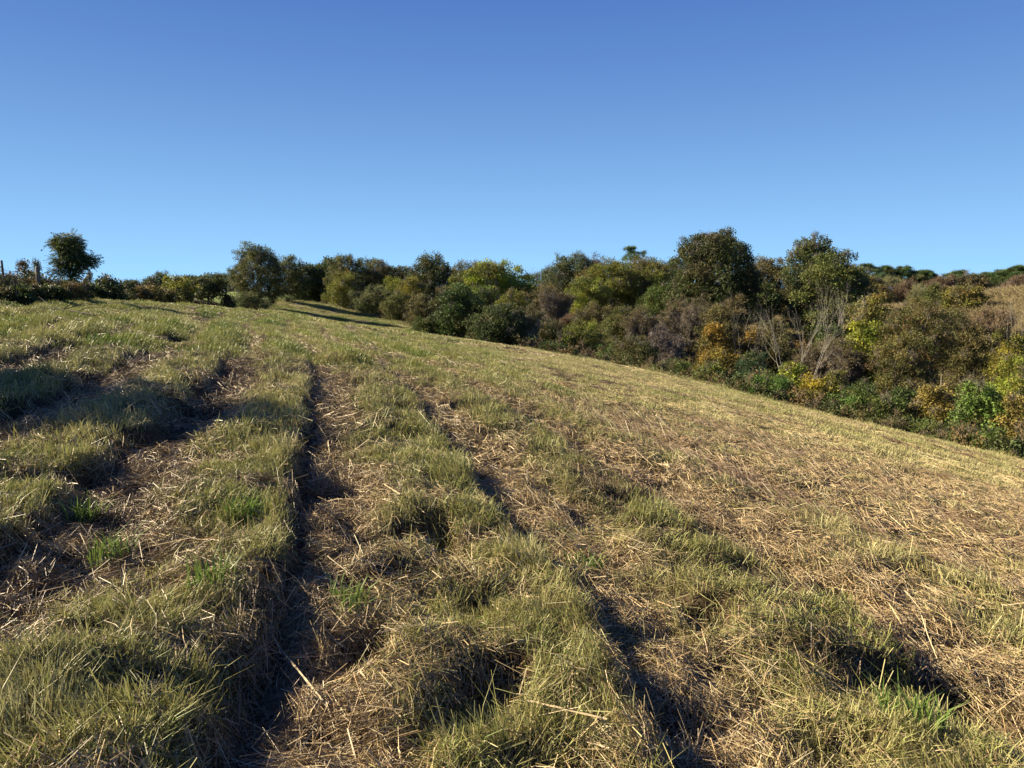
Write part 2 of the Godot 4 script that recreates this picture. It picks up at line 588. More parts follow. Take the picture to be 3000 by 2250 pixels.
func limbs(lobes: Array, H: float, r0: float, fork: float, stems := 1) -> ArrayMesh:
	var st := begin()
	for s in stems:
		var off := Vector3.ZERO
		if stems > 1:
			var a := TAU * s / stems + rng.randf()
			off = Vector3(cos(a), 0, sin(a)) * r0 * 1.6
		var pts := []
		var rad := []
		var lean := Vector3(rng.randf_range(-0.04, 0.04), 0, rng.randf_range(-0.04, 0.04)) * H
		if stems > 1:
			lean += off.normalized() * H * 0.18
		for i in 6:
			var f := i / 5.0
			pts.append(off + lean * f * f + Vector3(0, -0.15 + f * H * 0.78, 0) + Vector3(rng.randf_range(-1, 1), 0, rng.randf_range(-1, 1)) * r0 * 0.5 * f)
			rad.append(r0 / sqrt(stems) * (1.25 if i == 0 else 1.0 - 0.8 * f))
		tube(st, pts, rad, 7)
		for i in mini(lobes.size() - 1, 12 / stems + 1):
			var c: Vector3 = lobes[(i * stems + s) % lobes.size()][0]
			var f := clampf((c.y / H - 0.18) / 0.85, fork, 0.9)
			var at: Vector3 = pts[int(f * 5.0)].lerp(pts[mini(int(f * 5.0) + 1, 5)], f * 5.0 - int(f * 5.0))
			var mid := at.lerp(c, 0.5) + Vector3(0, -0.05 * H, 0)
			tube(st, [at, mid, c], [r0 * 0.42 / sqrt(stems), r0 * 0.26 / sqrt(stems), r0 * 0.08], 5)
	return done(st)

func branch(s: Soup, p: Vector3, d: Vector3, l: float, r: float, depth: int, col: Color, ends: Array, spreading: float) -> void:
	var steps := 3
	var q := p
	var dd := d
	for i in steps:
		dd = (dd + rdir() * 0.13 + Vector3(0, 0.06, 0)).normalized()
		var nq := q + dd * l / steps
		var r0 := r * (1.0 - 0.45 * i / steps)
		var r1 := r * (1.0 - 0.45 * (i + 1) / steps)
		s.stem(q, nq, r0, r1, col * rng.randf_range(0.85, 1.15))
		q = nq
		if depth > 0 and i > 0 and rng.randf() < 0.75:
			var o: Vector3 = (dd + rdir() * spreading).normalized()
			branch(s, q, o, l * rng.randf_range(0.4, 0.65), r1 * 0.55, depth - 1, col, ends, spreading)
	ends.append(q)
	if depth > 0:
		for k in 2:
			branch(s, q, (dd + rdir() * spreading * 0.8).normalized(), l * rng.randf_range(0.5, 0.75), r * 0.5, depth - 1, col, ends, spreading)

var bare_cache := {}
func bare_meshes(kind: String, col: Color, v: int) -> Array:
	# stems about one metre high in all, one metre wide: [stems, branches, ends]
	var key := "%s%d" % [kind, v]
	if bare_cache.has(key):
		return bare_cache[key]
	var trunk := Soup.new()
	var twigs := Soup.new()
	var ends := []
	var n := 4 + v % 3 if kind == "bare" else 6
	for i in n:
		var a := TAU * i / n + rng.randf() * 0.7
		var out := rng.randf_range(0.15, 0.6) if kind == "bare" else rng.randf_range(0.25, 0.75)
		var d := Vector3(cos(a) * out, 1.0, sin(a) * out).normalized()
		var p := Vector3(cos(a), 0, sin(a)) * 0.02
		var r := 0.0065 if kind == "bare" else 0.007
		var q := p
		var low := 0.34 if kind == "bare" else 0.14
		for k in 3:
			var nq := q + (d + rdir() * 0.07).normalized() * low / 3.0
			trunk.stem(q, nq, r * (1.0 - 0.08 * k), r * (0.92 - 0.08 * k), col * rng.randf_range(0.85, 1.1))
			q = nq
		branch(twigs, q, d, 0.36 if kind == "bare" else 0.42, r * 0.8, 4 if kind == "bare" else 3, col, ends, 0.55 if kind == "bare" else 0.75)
	bare_cache[key] = [trunk.mesh(), twigs.mesh(), ends, _top(ends), _wide(ends)]
	return bare_cache[key]

func _top(e: Array) -> float:
	var m := 0.1
	for p in e: m = maxf(m, p.y)
	return m

func _wide(e: Array) -> float:
	var m := 0.1
	for p in e: m = maxf(m, maxf(absf(p.x), absf(p.z)))
	return m * 2.0

var bare_count := 0
func build_tree(row: Array) -> void:
	var called: String = row[0]
	var kind: String = row[1]
	var x: float = row[2]
	var z: float = row[3]
	var H: float = row[4]
	var W: float = row[5] * (1.5 if kind == "bare" else 1.9 if kind == "pine" else 1.32 if called in ["wood_tree", "hill_tree", "edge_tree", "brown_tree"] else 1.15)
	var dist := sqrt(x * x + z * z)
	var pal: Array = PAL.get(row[6], PAL["ol"])
	var group := "trees and shrubs of the wooded valley"
	if x < -15.0 and z > -75.0:
		group = "hedge plants along the fence"
	elif dist > 140.0:
		group = "far trees on the skyline"
	var o := thing(called, row[8], row[7], Vector3(x, macro(x, z) - 0.05, z), group)
	var size := clampf(0.13 + dist * 0.0043, 0.20, 1.2)
	if kind == "tree":
		H *= 1.03
		var bottom := H * (0.24 if called in ["round_bush", "walnut_tree"] else -0.12)
		var n := clampi(int(12 + W * H / 6.0), 12, 34)
		var lobes := lobes_for(H, W, bottom, n)
		part("trunk", limbs(lobes, H, clampf(W * 0.030, 0.05, 0.34), 0.3), bark("grey_bark", Color(0.10, 0.085, 0.07)), o)
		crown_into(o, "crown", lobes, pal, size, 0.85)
	elif kind == "shrub":
		var n := clampi(int(9 + W * H / 2.5), 9, 26)
		var lobes := lobes_for(H, W, -0.25 * minf(H, W) * 0.5, n)
		part("stem", limbs(lobes, H, clampf(W * 0.016, 0.02, 0.14), 0.1, 4), bark("brown_bark", Color(0.085, 0.066, 0.05)), o)
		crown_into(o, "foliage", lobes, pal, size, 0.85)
	elif kind == "vine":
		var lobes := []
		for i in 9:
			var f := (i + 0.3) / 9.0
			var w := W * (0.55 - 0.42 * f)
			lobes.append([Vector3(rng.randf_range(-1, 1) * W * 0.2, H * f, rng.randf_range(-1, 1) * W * 0.2), Vector3(w, H * 0.085, w)])
		part("stem", limbs(lobes, H, 0.03, 0.2, 3), bark("brown_bark", Color(0.085, 0.066, 0.05)), o)
		crown_into(o, "foliage", lobes, pal, 0.17, 0.28)
	elif kind == "pine":
		var lobes := []
		var tiers := 8
		for i in tiers:
			var f := (i + 0.5) / tiers
			var y := H * (0.28 + 0.72 * f)
			var rr := W * 0.62 * (1.12 - 0.95 * f)
			for k in 4:
				var a := rng.randf() * TAU
				var m := rr * rng.randf_range(0.35, 1.05)
				lobes.append([Vector3(cos(a) * m, y + rng.randf_range(-0.3, 0.3), sin(a) * m), Vector3(rr * 0.42 + 0.15, H * 0.034, rr * 0.42 + 0.15)])
		part("trunk", limbs(lobes, H * 1.2, clampf(W * 0.035, 0.08, 0.3), 0.3), bark("grey_bark", Color(0.10, 0.085, 0.07)), o)
		crown_into(o, "crown", lobes, [pal[0] * 1.5, pal[1] * 1.6, pal[2], pal[3], pal[4]], size, 0.30)
	elif kind == "juniper":
		var lobes := []
		for i in 12:
			var f := (i + 0.5) / 12.0
			var a := i * 2.4
			var rr := W * 0.5 * (1.0 - f * 0.9)
			lobes.append([Vector3(cos(a) * rr * 0.5, H * f, sin(a) * rr * 0.5), Vector3(rr * 0.7 + 0.1, H * 0.11, rr * 0.7 + 0.1)])
		part("trunk", limbs(lobes, H, clampf(W * 0.03, 0.04, 0.2), 0.1), bark("brown_bark", Color(0.085, 0.066, 0.05)), o)
		crown_into(o, "foliage", lobes, [pal[0], pal[1], "fine", pal[3], pal[4]], size * 0.9, 0.4)
	else:
		var bark_col := {"whitetwig": Color(0.26, 0.24, 0.205), "greywhite": Color(0.21, 0.195, 0.17), "greytwig": Color(0.14, 0.12, 0.10), "greytwig2": Color(0.25, 0.22, 0.195), "purple": Color(0.145, 0.125, 0.100), "rust": Color(0.15, 0.11, 0.085), "pinkbr": Color(0.14, 0.10, 0.075), "tan": Color(0.17, 0.13, 0.09), "paleleaf": Color(0.26, 0.24, 0.19)}
		var base_kind := "bare" if kind == "bare" else "twiggy"
		var v := bare_count % 4
		bare_count += 1
		var b := bare_meshes(base_kind, Color(1, 1, 1), v)
		var bc: Color = bark_col.get(row[6], Color(0.12, 0.1, 0.08))
		var m := mat("stick_" + row[6], bc, 0.95)
		var sc := Vector3(W / b[4], H / b[3], W / b[4])
		var turn := rng.randf() * TAU
		for k in 2:
			var mi := part("trunk" if k == 0 else "branches", b[k], m, o)
			mi.transform = Transform3D(Basis(Vector3.UP, turn) * Basis.from_scale(sc), Vector3.ZERO)
		if kind == "twiggy":
			var where := []
			var tint := PackedColorArray()
			var ends: Array = b[2]
			var xf := Basis(Vector3.UP, turn) * Basis.from_scale(sc)
			for e in ends:
				for k in 2:
					if rng.randf() < 0.45:
						var p: Vector3 = xf * e + rdir() * size * 0.8
						var col: Color = pal[0].lerp(pal[1], rng.randf())
						if rng.randf() < pal[3]:
							col = pal[4]
						var tw := rng.randf() < 0.5
						var s2 := size * rng.randf_range(0.6, 1.1)
						where.append(Transform3D(Basis(Vector3.UP, rng.randf() * TAU).scaled(Vector3(s2, s2, s2)), p))
						tint.append(col)
			scatter("leaf_tufts", spr["fine"], mat("leaf", Color(1, 1, 1), 0.62, 0.5), o, where, tint)
			var where2 := []
			var tint2 := PackedColorArray()
			for i in int(ends.size() * 1.2):
				var e: Vector3 = ends[rng.randi() % ends.size()]
				var p: Vector3 = xf * (e * rng.randf_range(0.5, 0.95)) + rdir() * size
				var s2 := size * rng.randf_range(0.9, 1.6)
				where2.append(Transform3D(Basis(Vector3.UP, rng.randf() * TAU).scaled(Vector3(s2, s2, s2)), p))
				var g := rng.randf_range(0.8, 1.2)
				tint2.append(Color(bc.r * g, bc.g * g, bc.b * g))
			scatter("twigs", spr["twig"], mat("twig_wood", Color(1, 1, 1), 0.95), o, where2, tint2)

const TREES := [
	["vine_sapling","vine",-18.7,-27.5,1.63,0.66,"redvine","vine","vine-wrapped sapling with a reddish top between the thin metal post and the thick wooden post"],
	["vine_sapling","vine",-20.9,-31.5,1.67,0.45,"ol","vine","loose green vine sprays reaching up just left of the thick wooden fence post"],
	["dry_bush","shrub",-18.6,-26.5,1.10,1.15,"drab","bush","grey brown dry bush below the thin metal post at the left end of the hedge"],
	["bramble_bush","shrub",-18.7,-28.0,0.74,1.08,"dk","bush","dark bramble mound in front of the thick wooden fence post"],
	["bramble_bush","shrub",-20.1,-32.0,0.67,1.23,"drab","bush","low brownish brambles between the wooden post and the lone tree's trunk"],
	["bramble_bush","shrub",-21.4,-36.0,0.97,1.56,"dk","bush","dark green bramble bush right of the lone tree's trunk"],
	["vine_sapling","vine",-23.6,-40.0,1.67,0.58,"redvine","vine","rusty leaved vine climbing a post just right of the lone tree"],
	["bramble_bush","shrub",-18.4,-30.0,0.92,0.95,"olbr","bush","brownish bramble bush hiding the foot of the lone tree"],
	["bramble_bush","shrub",-19.0,-29.5,0.71,0.85,"dk","bush","dark bramble bush between the thick wooden post and the lone tree"],
	["bramble_bush","shrub",-17.7,-25.5,0.72,0.98,"dk","bush","dark bramble mound at the left edge below the grey brown dry bush"],
	["hedge_shrub","shrub",-23.1,-41.0,1.60,1.46,"dk","shrub","dense dark green rounded shrub in the hedge, next right of the lone tree"],
	["vine_sapling","vine",-24.5,-46.0,1.55,0.75,"dk","vine","narrow dark green vine column on a post right of the dense rounded shrub"],
	["leafy_bush","shrub",-24.6,-47.5,1.28,1.05,"br","bush","brown leaved bush around the leaning dark post in the hedge"],
	["leafy_bush","shrub",-25.1,-50.0,1.49,1.25,"brye","bush","rusty yellow leaved hedge bush right of the leaning dark post"],
	["leafy_bush","shrub",-26.2,-54.0,1.45,1.14,"olbr","bush","olive brown hedge bush just left of the tall yellow green bush"],
	["yellow_bush","shrub",-27.0,-58.0,2.62,2.01,"yeol","bush","yellow green hedge bush with large leaves standing above its neighbours"],
	["round_bush","tree",-28.1,-66.0,3.02,3.43,"dk2","bush","dark round bush on thin stems at the right end of the fence hedge"],
	["juniper_shrub","juniper",-26.7,-67.0,1.25,1.61,"dk","shrub","small dark juniper shrub in front of the bright green far meadow"],
	["pale_shrub","shrub",-27.0,-73.0,1.81,3.09,"paleol","shrub","pale grey green shrub at the foot of the big tree by the field corner"],
	["field_tree","shrub",-30.0,-84.0,7.70,5.74,"ol","tree","big olive green tree at the far left corner of the mown field"],
	["field_tree","shrub",-30.4,-97.0,6.57,3.73,"ol","tree","dark olive tree just behind and right of the big field corner tree"],
	["distant_tree","tree",-106.5,-200.0,3.61,4.43,"far","tree","hazy distant tree seen low above the brown leaved hedge bush"],
	["distant_tree","tree",-110.2,-225.0,6.16,5.63,"far","tree","hazy distant tree with a tall airy crown left of the yellow green hedge bush"],
	["distant_tree","tree",-108.5,-215.0,4.40,4.14,"far","tree","low hazy distant tree left of the tall airy distant crown"],
	["distant_cedar","juniper",-98.8,-205.0,4.50,1.58,"yeol","tree","narrow pointed distant cedar beside the yellow green hedge bush"],
	["distant_tree","tree",-114.7,-255.0,6.51,6.14,"far","tree","distant tree peeping between the yellow green bush and the dark round bush"],
	["distant_tree","tree",-109.9,-262.0,6.97,7.56,"far","tree","distant tree behind the top of the dark round bush"],
	["distant_tree","tree",-104.1,-258.0,6.85,6.83,"far","tree","distant grey green tree above the thin pale pole"],
	["distant_tree","tree",-96.4,-250.0,5.83,6.02,"far","tree","distant tree between the thin pale pole and the big field corner tree"],
	["wood_tree","tree",-36.1,-125.2,7.65,4.82,"dk","tree","dark tree in the shaded wood just right of the field corner trees"],
	["wood_tree","tree",-35.5,-132.2,7.22,4.45,"bg","tree","bluish dark tree set back in the wood at the field's far end"],
	["wood_tree","tree",-32.5,-128.7,8.76,5.57,"dkg","tree","tall dark green rounded tree at the top of the far end wood"],
	["wood_tree","tree",-27.4,-118.2,9.52,5.12,"ol","tree","tall olive tree at the middle of the far end wood, its side in the sun"],
	["wood_tree","tree",-26.3,-111.1,6.47,4.17,"olyg","tree","lighter yellow olive tree leaning over the field's far edge"],
	["wood_tree","tree",-27.1,-133.4,9.20,3.72,"bg","tree","narrow blue green tree standing between two olive trees of the far wood"],
	["wood_tree","tree",-22.0,-119.3,9.27,4.94,"olbr","tree","olive brown tree right of the narrow blue green tree"],
	["wood_tree","tree",-20.3,-128.7,7.94,5.57,"dk","tree","dark olive tree behind the golden autumn tree"],
	["willow_shrub","shrub",-19.1,-99.4,4.45,5.74,"paleol","shrub","wide pale olive shrub at the foot of the far wood on the field edge"],
	["wood_tree","tree",-16.9,-101.8,7.02,3.14,"yg","tree","small yellow green tree just left of the golden autumn tree"],
	["golden_tree","tree",-13.4,-95.9,6.79,3.51,"ye","tree","golden autumn tree in the middle of the left wood"],
	["edge_shrub","shrub",-14.8,-92.4,4.02,4.00,"ol","shrub","olive shrub below the small yellow green tree on the field edge"],
	["edge_shrub","shrub",-9.6,-76.0,4.40,2.93,"brol","shrub","brownish olive shrub below the golden autumn tree"],
	["wood_tree","tree",-12.5,-111.1,10.13,6.10,"dk","tree","big dark leathery leaved tree right of the golden autumn tree"],
	["edge_tree","tree",-9.4,-94.8,5.74,3.01,"olbr","tree","tan olive small tree under the big dark leathery leaved tree"],
	["edge_tree","shrub",-5.2,-70.0,5.94,4.24,"dkg","tree","broad dark green tree on the field edge left of the round black green tree"],
	["edge_tree","shrub",-1.4,-62.0,4.17,4.65,"dk","tree","round black green tree standing out on the field edge, densest and darkest of all"],
	["edge_shrub","shrub",-8.6,-70.0,1.90,2.69,"gr","shrub","low green shrub at the field edge left of the broad dark green tree"],
	["bright_tree","tree",-3.0,-106.0,8.24,10.00,"ygb","tree","bright yellow green many domed tree in the middle of the skyline"],
	["wood_tree","tree",-7.9,-101.0,7.39,2.14,"yg","tree","small bright green tree between the dark leathery tree and the many domed bright tree"],
	["wood_tree","tree",-8.3,-126.0,8.16,5.82,"olbr","tree","greyish olive tree on the skyline behind the many domed bright tree"],
	["edge_tree","tree",0.0,-79.0,6.04,2.89,"olyg","tree","yellow olive tree just behind the round black green tree"],
	["edge_tree","tree",-3.4,-84.0,6.14,3.64,"gr","tree","grey green tree below the many domed bright tree"],
	["tan_tree","tree",4.8,-101.0,4.89,4.67,"brol","tree","tan leaved tree above the purple brown bare tree"],
	["bare_tree","bare",2.3,-110.0,7.41,2.22,"greytwig","tree","leafless tree with tall forked stems on the skyline right of the bright domed tree"],
	["bare_tree","bare",4.2,-113.0,6.46,2.18,"greytwig","tree","second leafless tree on the skyline, shorter, beside the grey green dome"],
	["wood_tree","tree",5.8,-120.0,6.38,3.70,"gr","tree","green tree filling the gap left of the big grey green dome tree"],
	["dome_tree","tree",10.2,-117.0,8.21,8.56,"gg","tree","big grey green dome shaped tree in the middle of the skyline"],
	["sparse_tree","twiggy",14.0,-124.0,8.43,2.74,"rust","tree","sparse rusty topped tree at the right shoulder of the grey green dome"],
	["bare_shrub","twiggy",5.1,-88.0,5.72,4.74,"purple","tree","purple brown nearly bare tree left of the small tan meadow"],
	["hill_tree","tree",10.1,-96.0,6.20,4.80,"yg","tree","yellow green tree right beside the old board fence on the meadow"],
	["hill_tree","tree",14.8,-104.0,7.30,8.81,"olyg","tree","wide yellow olive tree on the far slope left of the dark conifer top"],
	["hill_tree","tree",20.3,-109.0,7.63,7.87,"olyg","tree","large yellow olive tree between the conifer top and the tallest dark tree"],
	["hill_tree","tree",17.8,-86.0,5.74,4.14,"gr","tree","mid green tree at the left foot of the tallest dark tree"],
	["conifer_top","pine",22.4,-132.0,9.44,4.70,"pinegreen","tree","dark conifer rising above the yellow olive trees on the skyline"],
	["hill_tree","tree",25.3,-114.0,7.53,3.51,"dkg","tree","dark green tree touching the left side of the tallest dark tree"],
	["pink_shrub","twiggy",6.6,-80.0,2.94,3.23,"pinkbr","shrub","pinkish brown dry shrub just below the small tan meadow"],
	["slope_shrub","shrub",9.3,-80.0,4.45,4.77,"brol","shrub","brown olive shrub below the tree beside the board fence"],
	["slope_shrub","shrub",11.6,-73.0,4.72,4.78,"ol","shrub","olive shrub in the middle of the far slope under the wide yellow olive tree"],
	["bare_shrub","twiggy",12.9,-69.0,5.26,4.65,"purple","shrub","grey brown bare shrub low on the slope right of the middle olive shrub"],
	["edge_shrub","shrub",5.9,-61.0,3.95,3.99,"yg","shrub","yellow green shrub at the valley edge below the pinkish dry shrub"],
	["edge_shrub","shrub",3.3,-66.0,4.04,3.43,"ol","shrub","olive shrub just right of the thin pale stemmed sapling"],
	["pale_sapling","twiggy",1.4,-63.0,4.91,2.24,"paleleaf","tree","thin pale stemmed sapling with few leaves right of the round black green tree"],
	["edge_shrub","shrub",3.4,-57.0,1.38,3.02,"dkg","shrub","low dark green bush on the field edge below the pale stemmed sapling"],
	["edge_shrub","shrub",7.7,-55.0,2.43,2.54,"gr","shrub","green bush on the field edge left of the dark olive round bush"],
	["edge_shrub","shrub",9.1,-52.0,2.84,3.65,"oldk","shrub","dark olive round bush on the field edge, left of the purple grey bare shrub"],
	["edge_shrub","shrub",5.5,-52.0,0.54,2.75,"gg","shrub","low grey green weeds on the field edge below the yellow green shrub"],
	["oak_tree","tree",22.7,-82.0,12.71,8.52,"dk2","tree","tallest tree of the picture, a broad dark green crown above the valley"],
	["hill_tree","tree",35.8,-101.0,7.91,6.32,"brol","tree","brownish olive tree between the two tallest dark trees"],
	["hill_tree","tree",31.1,-92.0,5.24,5.76,"dk","tree","deeply shaded dark tree at the right foot of the tallest tree"],
	["oak_tree","tree",38.3,-92.0,11.76,5.84,"dk2","tree","second tallest dark tree, right of the broad tallest crown"],
	["hill_tree","tree",33.7,-75.0,10.47,5.77,"olg","tree","olive green tree in front of the second tallest dark tree"],
	["hill_tree","tree",40.5,-85.0,8.84,2.70,"dk","tree","dark tree peeping out at the right of the olive green tree"],
	["bare_shrub","twiggy",17.9,-72.0,6.13,6.10,"purple","shrub","wide purple brown thicket under the left half of the tallest tree"],
	["rust_tree","shrub",21.4,-69.0,6.75,2.52,"rust","tree","rust topped small tree under the right half of the tallest tree"],
	["slope_shrub","shrub",19.1,-66.0,6.45,2.86,"brol","shrub","brown olive shrub between the purple thicket and the rust topped tree"],
	["orange_tree","shrub",16.6,-58.0,5.91,2.12,"or","tree","orange leaved small tree, left one of the orange pair under the tallest tree"],
	["orange_tree","shrub",19.7,-58.0,5.46,2.18,"or","tree","orange leaved small tree, right one of the orange pair under the tallest tree"],
	["yellow_shrub","shrub",14.7,-50.0,3.75,2.98,"orye","shrub","yellow orange shrub at the valley edge under the orange pair"],
	["bare_tree","bare",17.7,-55.0,7.54,1.69,"whitetwig","tree","pale forked dead stems rising between the two orange trees"],
	["bare_tree","bare",19.5,-56.0,7.46,1.19,"whitetwig","tree","slim pale dead stem right of the right orange tree"],
	["slope_shrub","shrub",23.1,-63.0,5.21,3.15,"brol","shrub","brown shrub left of the big white bare tree"],
	["bare_tree","bare",19.4,-48.0,8.18,3.93,"whitetwig","tree","big white bare many stemmed tree in the right half of the valley"],
	["bare_tree","bare",29.1,-65.0,8.83,5.00,"greywhite","tree","tall grey bare tree in front of the olive green tree"],
	["bare_tree","bare",29.6,-62.0,7.86,2.98,"greywhite","tree","smaller grey bare tree left of the yellow green tree"],
	["bare_shrub","twiggy",12.0,-56.0,4.78,3.29,"greytwig2","shrub","fan shaped grey bare shrub near the field edge right of the dark olive round bush"],
	["edge_shrub","shrub",11.3,-48.0,1.86,1.85,"gr","shrub","small green bush below the fan shaped grey bare shrub"],
	["edge_shrub","shrub",12.9,-46.0,2.12,2.39,"yg","shrub","yellow green bush in front of the yellow orange shrub on the field edge"],
	["edge_shrub","shrub",10.0,-48.5,1.09,2.61,"dkg","shrub","low dark green bush on the field edge under the dark olive round bush"],
	["edge_shrub","shrub",15.7,-46.0,3.81,1.99,"bg","shrub","blue green rounded bush below the right orange tree"],
	["edge_shrub","shrub",14.8,-41.0,2.03,3.47,"grb","shrub","wide fresh green bush on the field edge below the blue green bush"],
	["edge_shrub","shrub",13.6,-43.0,0.94,1.86,"gr","shrub","low green bush on the field edge left of the wide fresh green bush"],
	["bright_bush","shrub",17.1,-43.0,3.64,1.53,"ygb","bush","bright lime yellow bush at the foot of the big white bare tree"],
	["yellow_bush","shrub",16.8,-39.5,2.65,1.71,"yeor","bush","golden yellow bush on the valley edge right of the lime yellow bush"],
	["yellow_bush","shrub",19.2,-42.0,3.74,1.70,"yeol","bush","loose yellow leaved bush right of and above the golden yellow bush"],
	["bare_shrub","twiggy",23.4,-54.0,5.08,3.01,"purple","shrub","grey brown bare shrub between the white bare tree and the yellow green tree"],
	["slope_shrub","shrub",21.5,-57.0,5.02,2.47,"brol","shrub","brown olive shrub at the left of the white bare tree's stems"],
	["ivy_tree","shrub",26.5,-59.0,5.61,2.73,"dk","tree","dark ivy covered stump under the tall grey bare tree"],
	["hill_tree","tree",33.0,-66.0,7.04,3.18,"olye","tree","olive yellow tree right of the smaller grey bare tree"],
	["maple_tree","tree",25.6,-51.0,7.21,3.19,"ygb2","tree","yellow green tree with the sun on its left in the right part of the valley"],
	["bare_shrub","twiggy",23.5,-50.0,5.63,2.69,"purple","shrub","bare brown twigs at the left foot of the sunny yellow green tree"],
	["walnut_tree","tree",27.9,-49.0,8.38,4.62,"olbr","tree","big olive brown tree with dark trunks in the right part of the valley"],
	["walnut_tree","tree",33.6,-55.0,6.76,3.44,"brol","tree","brown leaved tree behind the right side of the big olive brown tree"],
	["hill_tree","tree",24.6,-45.0,7.11,2.60,"olbr","tree","olive brown tree in front of the big olive brown tree's left side"],
	["hill_tree","tree",34.5,-53.0,6.10,3.06,"brol","tree","greyish brown leafy tree under the dry weed slope"],
	["bare_shrub","twiggy",45.7,-68.0,3.74,4.25,"tan","shrub","tan bare brush at the foot of the dry weed slope"],
	["yellow_tree","tree",31.6,-45.0,7.42,1.95,"ye","tree","yellow tree at the right edge below the dry weed slope"],
	["bare_tree","bare",41.8,-59.0,6.71,1.99,"greywhite","tree","pale bare tree at the right edge over the yellow tree"],
	["edge_tree","shrub",26.6,-37.0,6.90,1.60,"yg","tree","yellow green tree at the right edge below the yellow tree"],
	["vine_mound","shrub",22.2,-33.5,4.84,1.87,"grv","shrub","vine covered green mound near the right edge above the low bushes"],
	["orange_shrub","shrub",21.4,-35.5,4.07,2.22,"brye","shrub","orange olive shrub below the big olive brown tree"],
	["edge_shrub","shrub",18.6,-37.5,2.92,2.27,"grb","shrub","fresh green bush below the sunny yellow green tree"],
	["edge_shrub","shrub",19.1,-36.0,2.48,1.84,"gr","shrub","green bush on the field edge right of the fresh green bush"],
	["edge_shrub","shrub",21.8,-39.0,3.63,1.88,"dkg","shrub","dark green bush behind, left of the orange olive shrub"],
	["edge_shrub","shrub",18.1,-33.0,1.26,2.16,"oldk","shrub","low dark tangled bush on the field edge below the green bushes"],
	["edge_shrub","shrub",18.8,-31.5,1.42,1.76,"gr","shrub","low green bush on the field edge below the orange olive shrub"],
	["edge_shrub","shrub",19.4,-30.0,1.50,1.82,"ol","shrub","low olive bush on the field edge below the vine covered mound"],
	["edge_shrub","shrub",19.4,-27.8,1.42,1.74,"gr","shrub","green bush at the lowest corner of the field edge"],
	["edge_shrub","shrub",23.1,-32.0,4.45,1.54,"brye","shrub","rusty olive shrub at the right edge right of the vine covered mound"],
	["edge_shrub","shrub",17.9,-38.5,1.91,1.78,"dkg","shrub","dark green bush on the field edge left of the fresh green bush"],
	["edge_shrub","shrub",16.3,-37.6,1.04,1.99,"oldk","shrub","low dark bush on the field edge below the golden yellow bush"],
	["edge_shrub","shrub",15.9,-40.0,1.59,1.92,"dkg","shrub","dark green bush on the field edge below the lime yellow bush"],
	["juniper_tree","juniper",58.9,-100.0,2.91,4.62,"olg","tree","green juniper below the far pines, left of the rounded tan tree"],
	["tan_tree","tree",58.4,-92.0,3.15,4.25,"olye","tree","rounded tan olive tree below the far pines beside the dry weed slope"],
	["brown_tree","tree",73.7,-150.0,6.57,6.93,"olbr","tree","olive brown tree below the first far pine"],
	["brown_tree","tree",79.7,-152.0,6.53,6.14,"drab","tree","grey brown tree above the small pale field patch"],
	["brown_tree","twiggy",80.8,-146.0,5.87,4.22,"rust","tree","reddish twiggy tree in the far row right of the pale field patch"],
	["brown_tree","twiggy",91.3,-152.0,5.93,4.68,"rust","tree","rusty tree in the far row left of the flat topped pine"],
	["brown_tree","tree",96.5,-150.0,5.90,5.34,"rustd","tree","dark reddish brown tree in the far row right of the flat topped pine"],
	["brown_tree","twiggy",100.8,-142.0,4.67,4.10,"rust","tree","reddish brown twiggy tree in the far row at the right edge"],
	["brown_tree","tree",65.2,-128.0,4.24,5.17,"olbr","tree","olive brown low tree standing just left of the small pale field patch"],
	["brown_tree","tree",79.3,-138.0,4.52,5.58,"drab","tree","grey brown low tree just right of the small pale field patch"],
	["brown_tree","tree",86.4,-140.0,4.09,5.39,"olbr","tree","olive low tree under the flat topped pine"],
	["brown_tree","tree",100.5,-150.0,2.85,6.50,"ol","tree","olive tree filling the far row behind the top of the dry weed slope"],
	["pine_tree","pine",92.3,-186.0,7.06,5.91,"pinegreen","tree","leftmost far pine on the right skyline"],
	["pine_tree","pine",99.3,-190.0,6.51,5.49,"pinegreen","tree","far pine above the grey brown tree"],
	["pine_tree","pine",102.3,-188.0,6.44,4.52,"pinegreen","tree","far pine above the reddish twiggy tree"],
	["pine_tree","pine",108.8,-192.0,5.14,4.62,"pinegreen","tree","far pine, left one of the low twin tops"],
	["pine_tree","pine",113.2,-196.0,5.26,4.34,"pinegreen","tree","far pine, right one of the low twin tops"],
	["pine_tree","pine",114.2,-184.0,4.97,5.84,"pinegreen","tree","flat topped far pine standing alone on the right skyline"],
	["pine_tree","pine",124.3,-188.0,4.29,4.89,"pinegreen","tree","far pine just right of the dark reddish brown tree"],
	["pine_tree","pine",124.2,-182.0,5.14,4.90,"pinegreen","tree","taller far pine, first of the three at the right edge"],
	["pine_tree","pine",125.6,-180.0,5.59,4.50,"pinegreen","tree","far pine, middle one of the three at the right edge"],
	["pine_tree","pine",126.7,-178.0,5.95,4.63,"pinegreen","tree","far pine, last and tallest of the three at the right edge"],
	["edge_shrub","shrub",30.5,-40.0,6.68,2.89,"olbr","shrub","olive brown tree just outside the right edge of the view"],
]

